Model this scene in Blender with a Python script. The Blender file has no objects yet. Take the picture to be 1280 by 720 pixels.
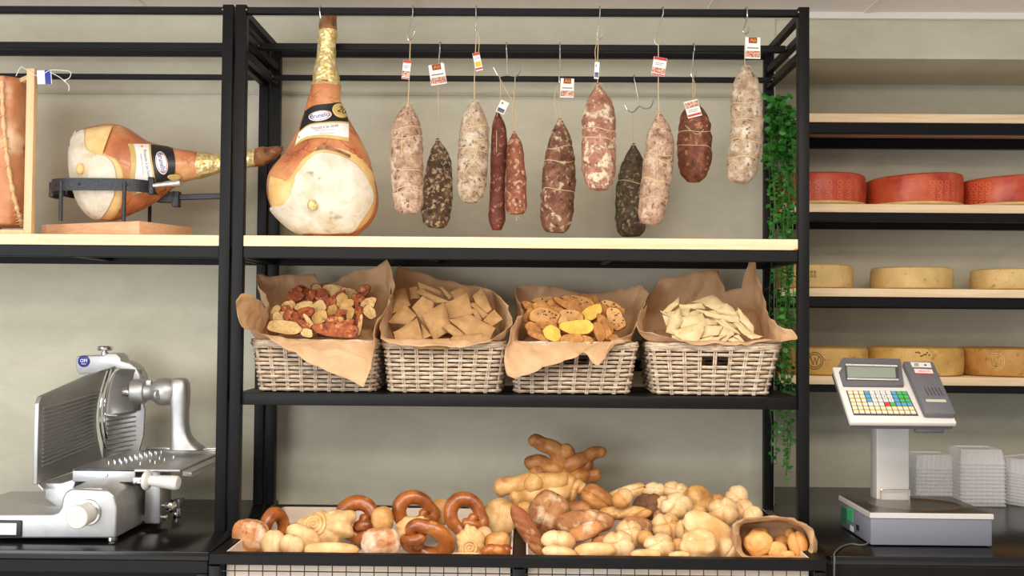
import bpy, bmesh, math, random
from mathutils import Vector, Matrix, noise
from mathutils.bvhtree import BVHTree
random.seed(7)
V = Vector
SC = bpy.context.scene
COL = SC.collection
PI = math.pi

# ------------------------------------------------------------------ camera
FPX = 1300.0
CAM = V((0.0, -3.12, 1.55))
_yaw, _pit, _rol = math.radians(0.7), math.radians(1.63), math.radians(0.47)
FW = V((-math.sin(_yaw) * math.cos(_pit), math.cos(_yaw) * math.cos(_pit), math.sin(_pit)))
_r0 = V((math.cos(_yaw), math.sin(_yaw), 0))
_u0 = _r0.cross(FW)
RT = _r0 * math.cos(_rol) + _u0 * math.sin(_rol)
UP = _u0 * math.cos(_rol) - _r0 * math.sin(_rol)

def ray(px, py):
    return FW * FPX + RT * (px - 640) + UP * (360 - py)

def at(px, py, Y):
    d = ray(px, py)
    return CAM + d * ((Y - CAM.y) / d.y)

def atz(px, py, z):
    d = ray(px, py)
    return CAM + d * ((z - CAM.z) / d.z)

def S(Y):
    return (Y - CAM.y) / FPX

def proj(p):
    d = p - CAM
    k = FPX / d.dot(FW)
    return 640 + d.dot(RT) * k, 360 - d.dot(UP) * k

cd = bpy.data.cameras.new('camera')
cam = bpy.data.objects.new('camera', cd)
COL.objects.link(cam)
cd.sensor_width = 36
cd.lens = FPX * 36 / 1280
cd.clip_start = 0.05
m4 = Matrix((RT, UP, -FW)).transposed().to_4x4()
m4.translation = CAM
cam.matrix_world = m4
SC.camera = cam

# ------------------------------------------------------------------ materials
def lin(c):
    out = []
    for v in c[:3]:
        v = v / 255.0
        out.append(v / 12.92 if v <= 0.04045 else ((v + 0.055) / 1.055) ** 2.4)
    return (*out, 1.0)

class NT:
    def __init__(s, name):
        s.m = bpy.data.materials.new(name)
        s.m.use_nodes = True
        s.t = s.m.node_tree
        s.b = s.t.nodes['Principled BSDF']
    def n(s, typ, **kw):
        nd = s.t.nodes.new(typ)
        for k, v in kw.items():
            if k.startswith('_'):
                setattr(nd, k[1:], v)
            else:
                nd.inputs[k].default_value = v
        return nd
    def l(s, a, b):
        s.t.links.new(a, b)
    def coords(s, stretch=None):
        tc = s.n('ShaderNodeTexCoord')
        out = tc.outputs['Object']
        if stretch:
            mp = s.n('ShaderNodeMapping')
            mp.inputs['Scale'].default_value = stretch
            s.l(out, mp.inputs['Vector'])
            out = mp.outputs['Vector']
        return out
    def noise(s, vec, scale, detail=4, rough=.55, rnd=True, dist=0.0):
        nd = s.n('ShaderNodeTexNoise', _noise_dimensions='4D')
        nd.inputs['Scale'].default_value = scale
        nd.inputs['Detail'].default_value = detail
        nd.inputs['Roughness'].default_value = rough
        nd.inputs['Distortion'].default_value = dist
        s.l(vec, nd.inputs['Vector'])
        if rnd:
            oi = s.n('ShaderNodeObjectInfo')
            mu = s.n('ShaderNodeMath', _operation='MULTIPLY')
            mu.inputs[1].default_value = 31.0
            s.l(oi.outputs['Random'], mu.inputs[0])
            s.l(mu.outputs[0], nd.inputs['W'])
        return nd.outputs['Fac']
    def ramp(s, fac, stops):
        r = s.n('ShaderNodeValToRGB')
        el = r.color_ramp.elements
        while len(el) < len(stops):
            el.new(0.5)
        for e, (p, c) in zip(el, stops):
            e.position = p
            e.color = c
        s.l(fac, r.inputs['Fac'])
        return r.outputs['Color']
    def mix(s, fac, a, b, mode='MIX'):
        mx = s.n('ShaderNodeMix', _data_type='RGBA', _blend_type=mode)
        for sock, v in ((mx.inputs[0], fac), (mx.inputs[6], a), (mx.inputs[7], b)):
            if hasattr(v, 'node'):
                s.l(v, sock)
            else:
                sock.default_value = v
        return mx.outputs[2]
    def bump(s, h, strength, dist=0.01):
        b = s.n('ShaderNodeBump')
        b.inputs['Strength'].default_value = strength
        b.inputs['Distance'].default_value = dist
        s.l(h, b.inputs['Height'])
        s.l(b.outputs['Normal'], s.b.inputs['Normal'])

MATS = {}
def mat(name, c1, c2=None, scale=30, lo=.35, hi=.65, rough=.6, metal=0.0, bump=0.0, bscale=None, bdist=.004,
        detail=4, spots=None, coat=0.0, stretch=None, sss=0.0, spec=.5, dist=0.0):
    """noise-blended principled material; spots = [(colour, scale, lo, hi), ...] layered on top"""
    k = NT(name)
    vec = k.coords(stretch)
    k.b.inputs['Roughness'].default_value = rough
    k.b.inputs['Metallic'].default_value = metal
    k.b.inputs['Coat Weight'].default_value = coat
    k.b.inputs['Coat Roughness'].default_value = .25
    k.b.inputs['Specular IOR Level'].default_value = spec
    if sss:
        k.b.inputs['Subsurface Weight'].default_value = sss
        k.b.inputs['Subsurface Radius'].default_value = (.01, .005, .003)
        k.b.inputs['Subsurface Scale'].default_value = .6
    if c2 is None and not spots:
        k.b.inputs['Base Color'].default_value = lin(c1)
    else:
        col = lin(c1)
        if c2 is not None:
            f = k.noise(vec, scale, detail, dist=dist)
            col = k.ramp(f, [(lo, lin(c1)), (hi, lin(c2))])
        for c, sc, l, h in (spots or []):
            f = k.noise(vec, sc, 3)
            a = k.ramp(f, [(l, (0, 0, 0, 1)), (h, (1, 1, 1, 1))])
            col = k.mix(a, col, lin(c))
        k.l(col, k.b.inputs['Base Color'])
    if bump:
        h = k.noise(vec, bscale or scale, 5)
        k.bump(h, bump, bdist)
    MATS[name] = k.m
    return k.m

# ------------------------------------------------------------------ mesh builder
WL = {}
def frame(d, up=V((0, 0, 1))):
    d = d.normalized()
    if abs(d.dot(up)) > .98:
        up = V((0, 1, 0))
    a = up.cross(d).normalized()
    return a, d.cross(a)

def spline(pts, n=8, closed=False):
    """Catmull-Rom through points (Vectors of any size)"""
    P = [V(p) for p in pts]
    out = []
    N = len(P)
    segs = N if closed else N - 1
    for i in range(segs):
        if closed:
            p0, p1, p2, p3 = P[(i - 1) % N], P[i], P[(i + 1) % N], P[(i + 2) % N]
        else:
            p1, p2 = P[i], P[i + 1]
            p0 = P[i - 1] if i > 0 else p1 * 2 - p2
            p3 = P[i + 2] if i + 2 < N else p2 * 2 - p1
        for k in range(n):
            t = k / n
            out.append(.5 * ((2 * p1) + (p2 - p0) * t + (2 * p0 - 5 * p1 + 4 * p2 - p3) * t * t
                             + (3 * p1 - p0 - 3 * p2 + p3) * t ** 3))
    if not closed:
        out.append(P[-1].copy())
    return out

class MB:
    def __init__(s):
        s.bm = bmesh.new()
        s.mi = 0
        s.lay = s.bm.faces.layers.int.new('mk')
    def mark(s, faces=None):
        for f in (faces if faces is not None else s.bm.faces):
            if not f[s.lay]:
                f.material_index = s.mi
                f[s.lay] = 1
    def box(s, c, size, rot=None, bevel=0.0, seg=2):
        M = Matrix.Translation(V(c))
        if rot is not None:
            M = M @ (rot.to_4x4() if isinstance(rot, Matrix) else Matrix.Rotation(rot, 4, 'Z'))
        M = M @ Matrix.Diagonal((*size, 1))
        r = bmesh.ops.create_cube(s.bm, size=1.0, matrix=M)
        if bevel:
            ed = list({e for v in r['verts'] for e in v.link_edges})
            bmesh.ops.bevel(s.bm, geom=ed, offset=min(bevel, min(size) * .45), segments=seg, affect='EDGES', profile=.5)
        s.mark()
        return s
    def bar(s, a, b, w, h=None, bevel=.002):
        """square bar between two points, w wide (horizontal) and h high"""
        a, b = V(a), V(b)
        d = b - a
        h = h or w
        x, y = frame(d)
        R = Matrix((x, y, d.normalized())).transposed()
        return s.box((a + b) / 2, (w, h, d.length), R, bevel, 1)
    def prism(s, poly, ext, bevel=0.0, seg=2):
        P = [V(p) for p in poly]
        e = V(ext)
        a = [s.bm.verts.new(p) for p in P]
        b = [s.bm.verts.new(p + e) for p in P]
        n = len(P)
        fs = [s.bm.faces.new(a), s.bm.faces.new(b[::-1])]
        for i in range(n):
            fs.append(s.bm.faces.new((a[i], b[i], b[(i + 1) % n], a[(i + 1) % n])))
        bmesh.ops.recalc_face_normals(s.bm, faces=fs)
        if bevel:
            ed = list({x for f in fs for x in f.edges})
            bmesh.ops.bevel(s.bm, geom=ed, offset=bevel, segments=seg, affect='EDGES', profile=.5)
        s.mark()
        return s
    def loft(s, rings, cap=True, loop=True, closed=False):
        R = [[s.bm.verts.new(p) for p in r] for r in rings]
        n = len(R[0])
        m = len(R)
        for i in range(m if closed else m - 1):
            A, B = R[i], R[(i + 1) % m]
            for j in range(n if loop else n - 1):
                s.bm.faces.new((A[j], A[(j + 1) % n], B[(j + 1) % n], B[j]))
        if cap and loop and not closed:
            s.bm.faces.new(R[0][::-1])
            s.bm.faces.new(R[-1])
        s.mark()
        return s
    def tube(s, path, r, n=8, closed=False, cap=True, sq=1.0, up=V((0, 0, 1)), twist=0.0, fn=None):
        P = [V(p) for p in path]
        m = len(P)
        rr = r if isinstance(r, (list, tuple)) else [r] * m
        rings = []
        a = None
        for i, p in enumerate(P):
            if closed:
                d = P[(i + 1) % m] - P[i - 1]
            else:
                d = P[min(i + 1, m - 1)] - P[max(i - 1, 0)]
            if d.length < 1e-9:
                d = V((0, 0, 1))
            d.normalize()
            if a is None:
                a, b = frame(d, up)
            else:
                a = (a - d * a.dot(d))
                if a.length < 1e-6:
                    a, b = frame(d, up)
                a.normalize()
                b = d.cross(a)
            ring = []
            for k in range(n):
                t = 2 * PI * k / n + twist * i
                q = rr[i] * (fn(i / (m - 1), t) if fn else 1.0)
                ring.append(p + a * math.cos(t) * q + b * math.sin(t) * q * sq)
            rings.append(ring)
        return s.loft(rings, cap, True, closed)
    def lathe(s, prof, o, axis=V((0, 0, 1)), n=24, cap=True):
        axis = V(axis).normalized()
        a, b = frame(axis)
        o = V(o)
        rings = [[o + axis * h + (a * math.cos(2 * PI * k / n) + b * math.sin(2 * PI * k / n)) * max(r, 1e-5) for k in range(n)]
                 for r, h in prof]
        return s.loft(rings, cap)
    def ball(s, c, rad, rot=None, nu=24, nv=16, fn=None):
        """ellipsoid; fn(unit vector) -> radial factor or displaced Vector"""
        c = V(c)
        rad = V(rad) if not isinstance(rad, (int, float)) else V((rad,) * 3)
        R = rot or Matrix.Identity(3)
        def pt(th, ph):
            u = V((math.sin(th) * math.cos(ph), math.sin(th) * math.sin(ph), math.cos(th)))
            k = fn(u) if fn else 1.0
            if isinstance(k, Vector):
                q = k
            else:
                q = V((u.x * rad.x, u.y * rad.y, u.z * rad.z)) * k
            return c + R @ q
        top = s.bm.verts.new(pt(0, 0))
        bot = s.bm.verts.new(pt(PI, 0))
        R_ = [[s.bm.verts.new(pt(PI * i / nv, 2 * PI * j / nu)) for j in range(nu)] for i in range(1, nv)]
        for j in range(nu):
            s.bm.faces.new((top, R_[0][j], R_[0][(j + 1) % nu]))
            s.bm.faces.new((bot, R_[-1][(j + 1) % nu], R_[-1][j]))
        for i in range(nv - 2):
            for j in range(nu):
                s.bm.faces.new((R_[i][j], R_[i + 1][j], R_[i + 1][(j + 1) % nu], R_[i][(j + 1) % nu]))
        s.mark()
        return s
    def grid(s, rows):
        return s.loft(rows, cap=False, loop=False)
    def tris(s, verts, faces):
        vv = [s.bm.verts.new(v) for v in verts]
        for f in faces:
            try:
                s.bm.faces.new([vv[i] for i in f])
            except ValueError:
                pass
        s.mark()
        return s
    def build(s, name, mats, parent=None, label=None, smooth=True, angle=38, solid=0.0, recalc=False, subsurf=0):
        me = bpy.data.meshes.new(name)
        if recalc:
            bmesh.ops.recalc_face_normals(s.bm, faces=list(s.bm.faces))
        if parent is not None:
            off = WL[parent]
            loc = V((0, 0, 0))
        else:
            lo = V((min(v.co[i] for v in s.bm.verts) for i in range(3)))
            hi = V((max(v.co[i] for v in s.bm.verts) for i in range(3)))
            off = V(((lo.x + hi.x) / 2, (lo.y + hi.y) / 2, lo.z))
            loc = off
        bmesh.ops.translate(s.bm, vec=-off, verts=s.bm.verts)
        s.bm.faces.layers.int.remove(s.lay)
        s.bm.to_mesh(me)
        s.bm.free()
        for m in (mats if isinstance(mats, (list, tuple)) else [mats]):
            me.materials.append(m)
        if smooth:
            me.polygons.foreach_set('use_smooth', [True] * len(me.polygons))
            me.set_sharp_from_angle(angle=math.radians(angle))
        ob = bpy.data.objects.new(name, me)
        COL.objects.link(ob)
        if parent is not None:
            ob.parent = parent
        ob.location = loc
        WL[ob] = off.copy()
        if label:
            ob['label'] = label
        if solid:
            md = ob.modifiers.new('thickness', 'SOLIDIFY')
            md.thickness = solid
            md.offset = 0
        if subsurf:
            md = ob.modifiers.new('smooth', 'SUBSURF')
            md.levels = md.render_levels = subsurf
        return ob

def thing(name, label, cat, loc, group=None):
    o = bpy.data.objects.new(name, None)
    COL.objects.link(o)
    o.empty_display_size = .05
    o.location = loc
    WL[o] = V(loc)
    return tag(o, label, cat, group)

def tag(o, label, cat, group=None, kind=None):
    if label: o['label'] = label
    if cat: o['category'] = cat
    if group: o['group'] = group
    if kind: o['kind'] = kind
    return o

def struct(o):
    o['kind'] = 'structure'
    return o

def bvh_of(ob):
    me = ob.data
    off = WL[ob]
    return BVHTree.FromPolygons([v.co + off for v in me.vertices], [tuple(p.vertices) for p in me.polygons])

def wrap(bvh, px, py, off, Yc):
    d = ray(px, py).normalized()
    h = bvh.ray_cast(CAM, d)
    if h[0] is None:
        h = bvh.find_nearest(at(px, py, Yc))
    nrm = h[1]
    if nrm.dot(d) > 0:
        nrm = -nrm
    return h[0] + nrm * off

def patch(mb, bvh, poly, off, Yc, rings=10, bulge=0.0, sub=4, centre=None):
    """radial patch over a pixel polygon laid on a surface"""
    P = spline([V((x, y, 0)) for x, y in poly], sub, True)
    c = V((sum(p.x for p in P) / len(P), sum(p.y for p in P) / len(P), 0)) if centre is None else V((*centre, 0))
    R = []
    for i in range(1, rings + 1):
        t = i / rings
        R.append([wrap(bvh, *(c.lerp(p, t)).xy, off * (1 if t < 1 else -.3) + bulge * (1 - t ** 3), Yc) for p in P])
    ctr = mb.bm.verts.new(wrap(bvh, c.x, c.y, off + bulge, Yc))
    V_ = [[mb.bm.verts.new(p) for p in r] for r in R]
    n = len(P)
    for j in range(n):
        mb.bm.faces.new((ctr, V_[0][j], V_[0][(j + 1) % n]))
        for i in range(rings - 1):
            mb.bm.faces.new((V_[i][j], V_[i + 1][j], V_[i + 1][(j + 1) % n], V_[i][(j + 1) % n]))
    bmesh.ops.recalc_face_normals(mb.bm, faces=[f for f in mb.bm.faces if not f[mb.lay]])
    mb.mark()

def strip(mb, bvh, top, bot, off, Yc, nu=20, nv=6):
    """band between two pixel polylines laid on a surface"""
    def res(pl):
        P = spline([V((x, y, 0)) for x, y in pl], 12)
        L = [0]
        for a, b in zip(P, P[1:]):
            L.append(L[-1] + (b - a).length)
        out = []
        for k in range(nu + 1):
            t = L[-1] * k / nu
            i = 0
            while i < len(P) - 2 and L[i + 1] < t:
                i += 1
            out.append(P[i].lerp(P[i + 1], (t - L[i]) / max(L[i + 1] - L[i], 1e-9)))
        return out
    A, B = res(top), res(bot)
    mb.grid([[wrap(bvh, *(a.lerp(b, j / nv)).xy, off, Yc) for a, b in zip(A, B)] for j in range(nv + 1)])

_TX = {}
def text_geo(txt):
    """triangulated outline of a word, centred, cap height about 1"""
    if txt not in _TX:
        cu = bpy.data.curves.new('word', 'FONT')
        cu.body = txt
        cu.align_x = 'CENTER'
        cu.align_y = 'CENTER'
        cu.resolution_u = 3
        ob = bpy.data.objects.new('word', cu)
        COL.objects.link(ob)
        dg = bpy.context.evaluated_depsgraph_get()
        dg.update()
        me = bpy.data.meshes.new_from_object(ob.evaluated_get(dg))
        vs = [v.co.copy() for v in me.vertices]
        fs = [tuple(p.vertices) for p in me.polygons]
        bpy.data.objects.remove(ob)
        bpy.data.meshes.remove(me)
        bpy.data.curves.remove(cu)
        _TX[txt] = (vs, fs)
    return _TX[txt]

def text_px(mb, bvh, txt, cx, cy, w, h, ang, off, Yc):
    """word laid on a surface, w x h pixels large round (cx, cy), turned ang degrees clockwise"""
    vs, fs = text_geo(txt)
    x0, x1 = min(v.x for v in vs), max(v.x for v in vs)
    y0, y1 = min(v.y for v in vs), max(v.y for v in vs)
    c, s = math.cos(math.radians(ang)), math.sin(math.radians(ang))
    out = []
    for v in vs:
        u = ((v.x - x0) / (x1 - x0) - .5) * w
        q = -((v.y - y0) / (y1 - y0) - .5) * h
        out.append(wrap(bvh, cx + u * c - q * s, cy + u * s + q * c, off, Yc))
    mb.tris(out, fs)

def text_plane(mb, txt, o, ux, uy, w, h, off=0.0):
    vs, fs = text_geo(txt)
    x0, x1 = min(v.x for v in vs), max(v.x for v in vs)
    y0, y1 = min(v.y for v in vs), max(v.y for v in vs)
    ux, uy = V(ux).normalized(), V(uy).normalized()
    nz = ux.cross(uy)
    mb.tris([V(o) + ux * (((v.x - x0) / (x1 - x0) - .5) * w) + uy * (((v.y - y0) / (y1 - y0) - .5) * h) + nz * off for v in vs], fs)

def nz(p, s, seed=0.0):
    return noise.noise(V((p[0] * s + seed * 7.3, p[1] * s - seed * 3.1, p[2] * s + seed * 1.7)))

def facing(rot=0.0, tilt=0.0, turn=0.0):
    """local x along the picture's right turned rot degrees counter-clockwise, local z towards the viewer, then tilted back"""
    c, s = math.cos(math.radians(rot)), math.sin(math.radians(rot))
    x = RT * c + UP * s
    y = UP * c - RT * s
    M = Matrix((x, y, -FW)).transposed()
    return M @ Matrix.Rotation(math.radians(-tilt), 3, 'X') @ Matrix.Rotation(math.radians(turn), 3, 'Y')
# ------------------------------------------------------------------ materials of the place
def wall_mat():
    k = NT('green_grey_plaster')
    vec = k.coords()
    f1 = k.noise(vec, 1.6, 5, .6, rnd=False, dist=.8)
    f2 = k.noise(k.coords((1, 1, 2)), 5, 6, .65, rnd=False, dist=1.2)
    c = k.ramp(f1, [(.3, lin((196, 190, 168))), (.7, lin((208, 202, 181)))])
    c2 = k.ramp(f2, [(.35, lin((186, 180, 158))), (.65, lin((210, 205, 185)))])
    k.l(k.mix(.4, c, c2), k.b.inputs['Base Color'])
    k.b.inputs['Roughness'].default_value = .75
    k.bump(f2, .15, .004)
    return k.m

def pine_mat():
    k = NT('pale_pine')
    f = k.noise(k.coords((1.2, 9, 22)), 4, 4, .6, dist=.4)
    c = k.ramp(f, [(.3, lin((226, 190, 146))), (.5, lin((238, 208, 168))), (.7, lin((243, 218, 182)))])
    kn = k.noise(k.coords((1, 1, 1.6)), 9, 1, .4)
    a = k.ramp(kn, [(.745, (0, 0, 0, 1)), (.775, (1, 1, 1, 1))])
    k.l(k.mix(a, c, lin((176, 120, 62))), k.b.inputs['Base Color'])
    k.b.inputs['Roughness'].default_value = .55
    return k.m

PLASTER = wall_mat()
PINE = pine_mat()
CEIL = mat('white_ceiling_board', (242, 234, 228), (246, 239, 233), 12, rough=.8)
TBAR = mat('ceiling_grid_paint', (235, 230, 222), rough=.5)
FLOORM = mat('pale_floor_tile', (206, 200, 192), (216, 210, 202), 3, rough=.4)
BLACK = mat('black_powder_coat', (17, 16, 17), (21, 20, 21), 60, rough=.46, spec=.18, bump=.05, bscale=400, bdist=.001)
BLACKTOP = mat('black_counter_laminate', (15, 14, 15), (19, 18, 19), 18, rough=.22)
DARK = mat('dark_recess_board', (20, 20, 21), rough=.8)
WIRE = mat('black_wire', (30, 30, 33), rough=.4)
LINER = mat('beige_liner_board', (214, 196, 178), (222, 205, 188), 14, rough=.8)
WHITE = mat('white_plastic', (236, 236, 234), rough=.35)
STEEL = mat('brushed_steel', (172, 171, 169), (184, 183, 181), 30, rough=.42, metal=.9, stretch=(1, 1, 12))
STEELP = mat('polished_steel', (215, 213, 210), rough=.14, metal=1.0)
ALU = mat('cast_aluminium', (178, 177, 175), (188, 187, 185), 40, rough=.46, metal=.8, bump=.03, bscale=250, bdist=.001)
KNOBM = mat('pale_grey_plastic', (208, 205, 198), rough=.3)
IRON = mat('hammered_black_iron', (40, 40, 44), (58, 58, 62), 150, rough=.42, metal=.3, bump=.5, bscale=180, bdist=.003)
BEECH = mat('beech_board', (214, 160, 118), (226, 178, 136), 8, rough=.45, stretch=(1, 8, 20))
BEECH2 = mat('pale_frame_wood', (228, 188, 140), (238, 202, 156), 10, rough=.55, stretch=(12, 12, 1))
TWINE = mat('hemp_twine', (196, 172, 128), (214, 192, 150), 200, rough=.9)
HOOK = mat('galvanised_hook', (190, 188, 184), rough=.25, metal=1.0)
CARD = mat('white_card', (240, 236, 230), rough=.5)
REDI = mat('red_ink', (198, 52, 46), rough=.5)
MAROON = mat('maroon_ink', (150, 42, 36), rough=.5)
PHOTOI = mat('printed_meat_photo', (176, 84, 72), (232, 196, 170), 220, .42, .6, rough=.5, spots=[((90, 62, 50), 160, .58, .64)])
GREYI = mat('grey_ink', (110, 106, 104), rough=.6)
BLUEI = mat('blue_ink', (48, 62, 150), rough=.5)
YELI = mat('yellow_ink', (238, 178, 40), rough=.5)
BLACKI = mat('black_label_paper', (26, 26, 28), rough=.4)
GOLDI = mat('gold_label_paper', (196, 166, 96), (208, 180, 112), 90, rough=.4)
def foil_mat():
    k = NT('crinkled_gold_foil')
    vec = k.coords()
    f = k.noise(vec, 70, 3, .6)
    c = k.ramp(f, [(.35, lin((206, 172, 98))), (.55, lin((232, 210, 150))), (.7, lin((246, 238, 204)))])
    k.l(c, k.b.inputs['Base Color'])
    k.b.inputs['Metallic'].default_value = .55
    k.b.inputs['Roughness'].default_value = .38
    vo = k.n('ShaderNodeTexVoronoi')
    vo.inputs['Scale'].default_value = 90
    k.l(vec, vo.inputs['Vector'])
    k.bump(vo.outputs['Distance'], .5, .005)
    return k.m
FOIL = foil_mat()

# ------------------------------------------------------------------ room
zc = at(645, 697, -.31).z                    # counter height
WY = .525                                    # main back wall
NY = .93                                     # recessed wall behind the cheeses
zceil = at(1000, 17, WY).z
zsof = at(1030, 73, WY).z
xn = at(968, 400, WY).x
def slab(name, lo, hi, m):
    lo, hi = V(lo), V(hi)
    return struct(MB().box((lo + hi) / 2, hi - lo).build(name, m, smooth=False))
slab('floor', (-3.2, -4.2, -.06), (3.4, 1.1, 0), FLOORM)
slab('ceiling', (-3.2, -4.2, zceil), (3.4, 1.1, zceil + .06), CEIL)
slab('wall_back', (-3.2, WY, 0), (xn, WY + .5, zceil), PLASTER)
slab('wall_back_niche', (xn, NY, 0), (3.4, NY + .1, zceil), PLASTER)
slab('wall_back_beam', (xn, WY, zsof), (3.4, NY, zceil), PLASTER)
# shallow plaster step along the back wall above the hams
zst = at(420, 119, WY).z
slab('trim_1', (-3.2, WY - .006, zst), (xn, WY + .001, zceil), PLASTER)
slab('trim_2', (-3.2, WY - .022, zceil - .022), (3.4, WY - .004, zceil), TBAR)
for i, (px, py) in enumerate(((1087, 10), (888, 5), (520, 4), (180, 4))):
    p = at(px, py, WY - .05)
    slab('trim_%d' % (3 + i), (p.x - .012, -4.2, zceil - .004), (p.x + .012, WY - .022, zceil + .001), TBAR)

# ------------------------------------------------------------------ counters
def counter(name, label, x0, x1, yb, yf, legs):
    t = thing(name, label, 'counter', ((x0 + x1) / 2, (yb + yf) / 2, 0))
    w, d = x1 - x0, yb - yf
    if x0 > 0:      # notched round the corner of the recess
        P = [(x0, yf), (x1, yf), (x1, yb), (xn + .005, yb), (xn + .005, WY - .005), (x0, WY - .005)]
    else:
        P = [(x0, yf), (x1, yf), (x1, yb), (x0, yb)]
    MB().prism([V((x, y, zc - .024)) for x, y in P], (0, 0, .024), .003, 2).build('countertop', BLACKTOP, t)
    MB().bar((x0 + .002, yf + .014, zc - .042), (x1 - .002, yf + .014, zc - .042), .026, .034).build('apron', BLACK, t)
    for lx in legs:
        for ly in (yf + .016, min(yb, WY) - .03):
            MB().box((lx, ly, (zc - .06) / 2), (.03, .03, zc - .06), bevel=.002).build('leg', BLACK, t)
    MB().box(((x0 + x1) / 2, min(yb, WY) - .06, zc / 2), (w - .08, .012, zc - .1)).build('back_panel', DARK, t)
    return t
xl = at(262, 697, -.29).x
xr = at(1041, 697, -.29).x
counter('service_counter', 'black steel-framed counter holding the meat slicer', -2.25, xl - .004, WY - .004, -.285, (xl - .022, -2.2))
counter('service_counter', 'black steel-framed counter holding the weighing scale and clear tubs', xr + .006, 2.5, NY - .004, -.25, (xr + .024, 2.46))

# ------------------------------------------------------------------ bread bin
bx0, bx1 = at(304.8, 330, 0).x + .002, at(996.5, 330, 0).x - .002
yf, yb = -.31, .43
xm = at(649, 697, -.31).x
t = thing('bread_bin', 'black wire-fronted bread bin with two lined trays below the shelving unit', 'bread bin', ((bx0 + bx1) / 2, .05, 0))
fr = .03
MB().bar((bx0, yf + fr / 2, zc - fr / 2 + .002), (bx1, yf + fr / 2, zc - fr / 2 + .002), fr).build('front_rail', BLACK, t)
MB().bar((bx0, yb, zc - fr / 2), (bx1, yb, zc - fr / 2), fr).build('rear_rail', BLACK, t)
for x in (bx0 + .016, bx1 - .016):
    MB().bar((x, yf + fr, zc - fr / 2), (x, yb - fr / 2, zc - fr / 2), .032, .03).build('side_rail', BLACK, t)
MB().bar((xm, yf + fr, zc - .018), (xm, yb - fr / 2, zc - .018), .034, .03).build('divider_rail', BLACK, t)
for x in (bx0 + .015, xm, bx1 - .015):
    MB().box((x, yf + .015, (zc - .032) / 2), (.03, .03, zc - .032), bevel=.002).build('post', BLACK, t)
for x in (bx0 + .015, bx1 - .015):
    MB().box((x, yb, (zc - .032) / 2), (.03, .03, zc - .032), bevel=.002).build('post', BLACK, t)
for a, b in ((bx0 + .03, xm - .015), (xm + .015, bx1 - .03)):
    w = MB()
    n = 21
    zb = zc - .36
    for i in range(n + 1):
        x = a + (b - a) * i / n
        w.tube([(x, yf + .012, zb), (x, yf + .012, zc - .028)], .0016, 5)
    for k in range(9):
        z = zc - .046 - k * .038
        w.tube([(a, yf + .009, z), (b, yf + .009, z)], .0018, 5)
    w.build('wire_mesh', WIRE, t)
BASE = {}
for side, a, b, z0, z1 in (('l', bx0 + .034, xm - .019, zc - .085, zc - .055), ('r', xm + .019, bx1 - .034, zc - .10, zc + .01)):
    w = MB()
    th = .005
    ya, yb2 = yf + .034, yb - .02
    w.box(((a + b) / 2, ya + th / 2, zc - .19), (b - a, th, .376))
    w.box(((a + b) / 2, yb2 - th / 2, zc - .19), (b - a, th, .376))
    w.box((a + th / 2, (ya + yb2) / 2, zc - .19), (th, yb2 - ya, .376))
    w.box((b - th / 2, (ya + yb2) / 2, zc - .19), (th, yb2 - ya, .376))
    w.prism([(a, ya, z0), (b, ya, z0), (b, yb2, z1), (a, yb2, z1)], (0, 0, -.006))
    w.build('tray_liner', LINER, t, label='beige board tray lining', smooth=False)
    BASE[side] = (ya, z0, yb2, z1)

# ------------------------------------------------------------------ shelving units
PW = .0325
zA = at(645, 15.5, 0).z
YB, YC, YR = .166, .35, .44
zB = zA - .066
zCb = zA - .122
zp1 = at(645, 297, 0).z                     # top of the pine board
zp0 = at(645, 310.5, 0).z
zs1 = at(645, 494, 0).z                     # top of the basket shelf
zs0 = at(645, 509, 0).z
mx0 = at(304.8, 330, 0).x                   # inner faces of the front posts
mx1 = at(996.5, 330, 0).x

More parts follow.
